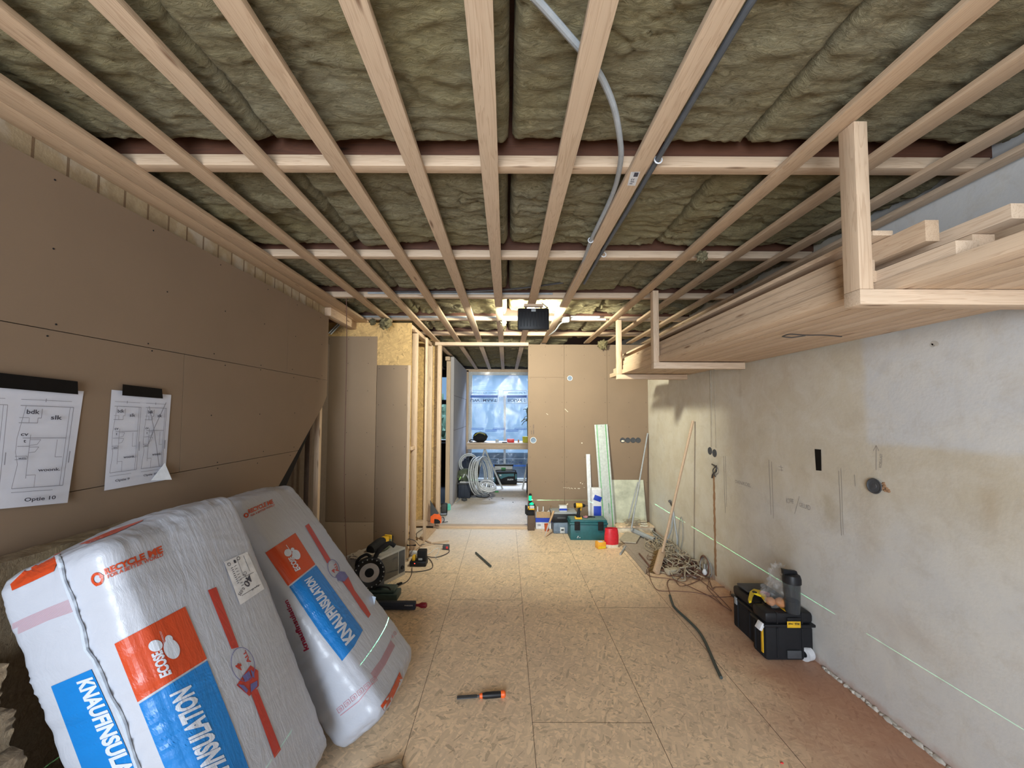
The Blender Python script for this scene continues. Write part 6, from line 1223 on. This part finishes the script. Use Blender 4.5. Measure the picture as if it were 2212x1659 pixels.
BP.part('pack_body', MB().blob((b.x, yt2+.27, zt2+h_*.48), (.155, .12, h_*.52), 16, .15, 2.2, seed=4), M['blackmat'], world=True); BP.part('zip', MB().tube([(b.x-.11, yt2+.17, zt2+h_*.66), (b.x-.03, yt2+.145, zt2+h_*.92), (b.x+.06, yt2+.15, zt2+h_*.88), (b.x+.11, yt2+.18, zt2+h_*.70)], .006, 6), M['olive'], world=True); BP.part('strap', MB().tube([(b.x-.13, yt2+.2, zt2+.05), (b.x-.19, yt2+.17, zt2+.05), (b.x-.21, yt2+.15, zt2+.015), (b.x-.15, yt2+.15, zt2+.012)], .012, 8), M['black'], world=True)
def small(nm, lab, cat, px, py, sz, mat, bev=.004, yy=None):
    yy = yt2+.18 if yy is None else yy; p = on(px, py, yy); return one(nm, lab, cat, MB().bx(p.x-sz[0]/2, p.x+sz[0]/2, yy-sz[1]/2, yy+sz[1]/2, zt2+.0005, zt2+sz[2], bev), M[mat])
p = on(1074, 955, yt2+.18); one('tin_can', 'small grey tin can on the trestle table right of the backpack', 'can', MB().cyl((p.x, yt2+.18, zt2), (p.x, yt2+.18, zt2+.065), .036, .036, 18), M['ltgrey'])
small('red_package', 'red package in the middle of the trestle table', 'package', 1103, 955, (.15, .10, .075), 'red', .012); p = on(1133, 955, yt2+.18); one('yellow_tub', 'yellow-green tub at the right end of the visible worktop', 'tub', MB().cyl((p.x+.03, yt2+.18, zt2), (p.x+.03, yt2+.18, zt2+.125), .07, .075, 22), M['olive'])
small('paper_heap', 'white papers on the trestle table between the backpack and the red package', 'papers', 1086, 956, (.22, .16, .012), 'white', .002); small('dark_tool', 'small dark tool on the trestle table left of the red package', 'tool', 1090, 955, (.10, .05, .022), 'charcoal', .005, yt2+.05); small('small_bottle', 'tiny reddish bottle beside the yellow tub', 'bottle', 1120, 955, (.03, .03, .06), 'bread', .008)
# plant outside the right edge of the opening
p = on(1134, 900, 8.80); m = MB()
for k in range(14):
    a = 2*pi*k/14; d0 = V((p.x+.05, 8.80, p.z-.0+random.uniform(-.1, .16))); e0 = d0+V((.14*cos(a), .05*sin(a)-.02, .10*sin(a*1.3))); m.tube([d0, (d0+e0)/2+V((0, 0, .03)), e0], [.009, .008, .002], 5)
m.cyl((p.x+.07, 8.80, zt2), (p.x+.05, 8.80, p.z+.2), .018, .012, 8)
one('house_plant', 'dark spiky plant at the right edge of the front window', 'plant', m, M['khaki'])
# crate, bag, jacket, cable rolls, tool bag
def F2(px, py): return at(px, py, 'z', 0)
c = F2(1003, 1077); x0_, x1_ = -.880, at(1017, 1060, 'y', c.y).x; hh = at(1003, 1043, 'y', c.y).z
CR = Thing('storage_crate', 'dark blue-black storage crate on the floor of the next room', 'crate', (c.x, c.y+.15, 0)); CR.part('crate_body', MB().bx(x0_+.01, x1_-.01, c.y, c.y+.30, 0, hh-.03, .02).bx(x0_+.05, x0_+.13, c.y-.01, c.y, .02, hh-.04, .004), M['navy'], world=True); CR.part('crate_lid', MB().bx(x0_, x1_, c.y-.01, c.y+.31, hh-.03, hh, .008), M['charcoal'], world=True); CR.part('side_grip', MB().bx(x1_, x1_+.05, c.y+.02, c.y+.07, .05, hh-.02, .008), M['blackmat'], world=True)
one('white_tray', 'thin white tray lying on the dark crate', 'tray', MB().bx(x0_+.04, x1_+.07, c.y, c.y+.2, hh+.001, hh+.016, .002), M['white'])
GBg = Thing('gym_bag', 'black shoulder bag with light green stripes on the white tray', 'bag', (c.x+.03, c.y+.12, hh+.017)); GBg.part('bag_body', MB().blob((c.x+.04, c.y+.15, hh+.125), (.20, .11, .115), 16, .25, 3, seed=7), M['khaki'], world=True)
for k, (dx, dz) in enumerate(((-.12, .05), (.08, .17), (.12, .10), (.02, .09), (-.05, .10))): GBg.part('green_stripe', MB().box((c.x+dx+.03, c.y+.035+abs(dx)*.3, hh+dz+.02), (.022, .012, .075), .004, Matrix.Rotation(.5*(-1)**k, 4, 'Y')), M['lime' if k in (0, 1) else 'ltgrey'], world=True)
JK = Thing('jacket', 'dark navy jacket draped over the pile beside the cable rolls', 'jacket', (c.x, c.y+.42, .0)); jt = at(1010, 985, 'y', c.y+.45).z; jkb = JK.part('jacket_back', MB().blob((c.x+.03, c.y+.46, jt*.52), (.16, .10, jt*.46), 18, .3, 3, seed=12), M['navy'], world=True); JK.part('sleeve', MB().tube([(c.x+.08, c.y+.38, jt*.98), (c.x+.17, c.y+.34, jt*.9), (c.x+.20, c.y+.34, jt*.6), (c.x+.18, c.y+.34, jt*.45)], [.05, .055, .05, .045], 10), M['black'], world=True)
def roll(cx0, cy0, cz0, R0, ax, n_, lab, mat='conduit', r=.011):
    t = Thing('cable_roll', lab, 'cable roll', (cx0, cy0, 0)); a = V(ax).normalized()
    for k in range(n_): t.part('winding', MB().ring(V((cx0, cy0, cz0))+a*(k-n_/2)*.021, a, R0+random.uniform(-.03, .02), r, 36, 7), M[mat], world=True)
    return t
p = at(1040, 1030, 'y', 7.35); roll(p.x+.0, 7.35, .40, .33, (.93, -.34, .12), 9, 'tall roll of pale grey conduit leaning behind the jacket', 'ltgrey')
p = at(1042, 1030, 'y', 7.15); roll(p.x+.10, 7.15, .26, .14, (.2, -.38, .9), 4, 'smaller roll of white cable hanging over the conduit roll', 'white', .012)
p = at(1012, 985, 'y', 7.5); roll(p.x, 7.55, .60, .16, (.2, -1, .1), 4, 'pale grey cable loop rising behind the jacket', 'ltgrey')
c = F2(1092, 1047); x0_, x1_ = at(1067, 1040, 'y', c.y).x, at(1117, 1040, 'y', c.y).x; hh = at(1092, 1019, 'y', c.y).z
TBg = Thing('tool_bag', 'black and teal tool bag on the floor below the trestle table', 'tool bag', ((x0_+x1_)/2, c.y+.1, 0)); TBg.part('bag_body', MB().bx(x0_, x1_, c.y, c.y+.14, 0, hh, .035), M['blackmat'], world=True)
SF = plane_surf('y', c.y, (0, -1, 0), .004)
pr = Print(SF, 60); pr.poly([(1076, 1024), (1110, 1023), (1111, 1029), (1098, 1029), (1088, 1032), (1082, 1035), (1078, 1030)]).poly([(1068, 1030), (1070, 1030), (1070, 1042), (1067, 1042)]).poly([(1113, 1024), (1116, 1024), (1116, 1034), (1113, 1036)]); TBg.part('teal_panel', pr.done(), M['teal'], world=True, smooth=0)
pr = Print(plane_surf('y', c.y, (0, -1, 0), .006), 60); pr.text('Makita', [(1096, 1038), (1109, 1037), (1109, 1033), (1096, 1034)], .02).poly([(1079, 1025), (1083, 1025), (1083, 1028), (1079, 1028)]); TBg.part('lettering', pr.done(), M['ltgrey'], world=True, smooth=0)
TBg.part('opening', MB().bx(x0_+.03, x1_-.03, c.y+.03, c.y+.12, hh-.005, hh+.004), M['black'], world=True); TBg.part('strap', MB().tube([(x0_+.05, c.y+.02, hh-.02), (x0_+.06, c.y+.0, hh+.03), (x1_-.06, c.y+.0, hh+.035), (x1_-.05, c.y+.02, hh-.02)], .010, 8), M['blackmat'], world=True)
y_ = c.y+.15; x0_, x1_ = at(1068, 1020, 'y', y_).x, at(1107, 1020, 'y', y_).x; h2 = at(1090, 1005, 'y', y_).z
SY = Thing('systainer_case', 'pale grey stacking case with green latch behind the tool bag', 'case', ((x0_+x1_)/2, y_+.15, 0)); SY.part('case_body', MB().bx(x0_, x1_, y_, y_+.11, 0, h2-.02, .010), M['ltgrey'], world=True); SY.part('latch', MB().bx((x0_+x1_)/2-.05, (x0_+x1_)/2+.05, y_-.012, y_-.001, h2-.12, h2-.05, .006), M['green'], world=True); SY.part('top_tray', MB().bx(x0_-.0, x1_+.02, y_, y_+.11, h2-.019, h2+.02, .006), M['black'], world=True)
one('dark_case', 'black case at the right edge of the doorway in the next room', 'case', MB().bx(at(1136, 1030, 'y', 8.0).x, .60, 7.5, 7.8, 0, at(1136, 998, 'y', 8.0).z, .02), M['blackmat'])
one('blue_carton', 'small blue and white carton on the floor right of the tool bag', 'box', MB().box(fl(1122, 1039, .02), (.10, .07, .035), .003, .1), M['blue'])
one('paper_scrap', 'white scrap on the floor before the small blue carton', 'paper', MB().blob(fl(1121, 1045, .006), (.07, .05, .006), 8, .5, 3), M['white'])
cab('black cable loop on the floor before the cable rolls', [(1022, 1056, .01), (1028, 1070, .006), (1036, 1074, .006), (1050, 1074, .006), (1058, 1070, .006), (1048, 1066, .006), (1040, 1060, .006), (1034, 1056, .01)], grp=None, nm='cable_loop', r=.006)
cab('black cable with a green connector pointing right', [(1040, 1072, .008), (1040, 1066, .01), (1056, 1063, .01), (1070, 1062, .01)], grp=None, nm='cable_loop', r=.006); one('green_connector', 'green connector at the end of the black cable', 'connector', MB().box(fl(1073, 1062, .015), (.07, .035, .025), .004, .1), M['green'])
one('caulking_stick', 'thin pale stick lying in front of the dark crate', 'stick', MB().cyl(fl(984, 1086, .010), fl(995, 1077, .012), .009, .012, 10), M['ltgrey']); one('grinder', 'small dark grinder on the floor before the crate', 'tool', MB().blob(fl(1003, 1079, .03), (.05, .04, .026), 10, .3, 3), M['charcoal'])
for i, (x, y) in enumerate(((1086, 1077), (1062, 1077), (1108, 1085), (1057, 1079))): one('floor_chip', 'dark wood chip on the pale floor of the next room, '+('right-hand one', 'left-hand one', 'closest to the laser level', 'reddish one')[i], 'chip', MB().blob(fl(x, y, .004), (.022 if i == 0 else .012, .010, .004), 6, .5, 3, seed=i), M['charcoal' if i < 3 else 'cable_brown'])
# hall seen left of the partition: radiator-like dark unit and sill
struct('trim_12', MB().bx(-1.8, -1.05, 8.80, 8.94, .93, .96), M['ltgrey']); one('dark_cabinet', 'black slatted unit below the left window of the next room', 'radiator', MB().bx(-1.75, -1.08, 8.70, 8.93, .02, .90, .01), M['blackmat'])
# ================================================================== DRAWINGS ON THE LEFT WALL
def sheet(corners, bulge, seed):                     # corners tl, tr, br, bl in pixels on the wall plane
    H = homog([corners[3], corners[2], corners[1], corners[0]]); m = MB(); N = 24; G = {}
    for j in range(N+1):
        for i in range(N+1):
            u, v = i/N, j/N; p = at(*H(u, v), 'x', XL); off = bulge(u, v); d_ = ray(*H(u, v)); p = at(*H(u, v), 'x', XL+.0025+off); G[i, j] = m.b.verts.new(p)
    for j in range(N):
        for i in range(N): m.b.faces.new((G[i, j], G[i+1, j], G[i+1, j+1], G[i, j+1]))
    bv = BVHTree.FromBMesh(m.b); return m, bv
def plan(p, pt_, H, x0, x1, y0, y1, big, cross=False):     # one floor plan inside the sheet: unit coordinates
    def L(pts, w=.8): p.line([H(x0+(x1-x0)*a, y0+(y1-y0)*b) for a, b in pts], w)
    lw = 1.6 if big else 1.2
    L([(0, 0), (1, 0), (1, 1), (.0, 1)], lw*.8); L([(.10, 1), (.0, .62), (.0, .45), (.06, .30), (0, 0)], lw*.7); L([(.93, 0), (.93, 1)], lw*.7); L([(0, 1.07), (.95, 1.07)], lw*.6); L([(.45, 1.05), (.45, 1.09)], lw); L([(0, -.05), (.8, -.05)], lw*.6); L([(.1, .62), (.93, .62)], lw*.8)
    L([(0, .80), (.34, .80), (.34, .86), (.40, .86), (.40, .97)], lw*.8); L([(.18, .80), (.18, .86), (0, .86)], lw*.6); L([(.02, .52), (.24, .52)], lw*.7); L([(.24, .66), (.24, .12)], lw*.7); L([(.24, .60), (.44, .60), (.38, .54), (.24, .53)], lw*.6); L([(.24, .51), (.42, .51), (.36, .45), (.24, .44)], lw*.6)
    L([(.76, .60), (.76, .38), (.90, .38)], lw*.6); L([(0, .36), (.22, .36), (.22, .40), (.0, .40)], lw*.7); L([(.24, .16), (.42, .16), (.42, .0)], lw*.6)
    L([(1.05, .30), (1.05, .45)], lw*1.3)
    def T(s, a, b, w_, h_): q_ = [(a, b), (a+w_, b), (a+w_, b+h_), (a, b+h_)]; pt_.text(s, [H(x0+(x1-x0)*A_, y0+(y1-y0)*B_) for A_, B_ in q_], .022)
    T('bdk', .12, .905, .24, .052); T('slk', .58, .845, .22, .052); T('cv', .06, .645, .14, .030); T('t', .12, .565, .05, .035); T('wm', .06, .365, .14, .018); T('woonk.', .46, .20, .44, .040)
    if cross: L([(.15, 1.02), (.45, .65), (.85, .0)], 1.4); L([(.95, 1.1), (.45, .65), (.25, .4)], 1.4)
def drawing(label, corners, bulge, plans, caps, tape, seed):
    t = Thing('floor_plan', label, 'drawing', at(*corners[3], 'x', XL+.002), 0, 'floor plan prints taped to the left wall'); m, bv = sheet(corners, bulge, seed); t.part('sheet', m, M['paper'], world=True, smooth=1.4)
    H = homog([corners[3], corners[2], corners[1], corners[0]]); p = Print(mesh_surf(bv, .0025), 7)
    pt_ = Print(mesh_surf(bv, .0030), 5)
    for a in plans: plan(p, pt_, H, *a)
    for s_, a, b, w_, h_ in caps: pt_.text(s_, [H(a, b), H(a+w_, b), H(a+w_, b+h_), H(a, b+h_)], .02)
    t.part('plan_lines', p.done(), M['planline'], world=True, smooth=0, label='thin grey printed plan lines'); t.part('lettering', pt_.done(), M['ink'], world=True, smooth=0, label='dark printed words'); tp_ = Print(lambda x, y: at(x, y, 'x', XL+.0155), 20); tp_.poly(tape); t2 = Thing('tape_strip', label.replace('floor plan print', 'black tape strip holding the floor plan'), 'tape', at(*tape[0], 'x', XL+.006), 0, 'black tape strips on the left wall'); t2.part('strip', tp_.done(), M['tape'], world=True, smooth=0)
drawing('large floor plan print at the left edge of the picture', [(-95, 828), (181, 845), (146, 1086), (-115, 1110)], lambda u, v: .006*sin(u*3)*(1-v)+.012*(1-v)**3, [(.48, .93, .17, .86, True), (-.08, .38, .17, .86, True)], [('Optie 10', .60, .035, .28, .045), ('Optie 9', .02, .035, .26, .045)], [(-90, 795), (168, 824), (169, 852), (-90, 830)], 1)
drawing('smaller floor plan print with a curled lower corner', [(241, 842), (370, 853), (356, 1037), (225, 1060)], lambda u, v: .004*sin(u*3)*(1-v)+.010*(1-v)**4*(1-u)+.03*max(0, u-.8)*max(0, .2-v)*5, [(.06, .47, .17, .84, False), (.55, .93, .17, .84, False, True)], [('Optie 9', .15, .065, .22, .03), ('Optie 10', .60, .075, .24, .03)], [(265, 830), (350, 840), (352, 861), (264, 854)], 2)
cu = MB().prism([at(326, 1038, 'x', XL+.012), at(356, 1000, 'x', XL+.02), at(371, 1036, 'x', XL+.03)], (.0006, 0, 0)); one('paper_corner', 'bright curled lower corner of the smaller floor plan', 'paper', cu, M['white'])
SC.cycles.max_bounces = 6; SC.cycles.diffuse_bounces = 4; SC.cycles.transparent_max_bounces = 12; SC.cycles.sample_clamp_indirect = 4.0
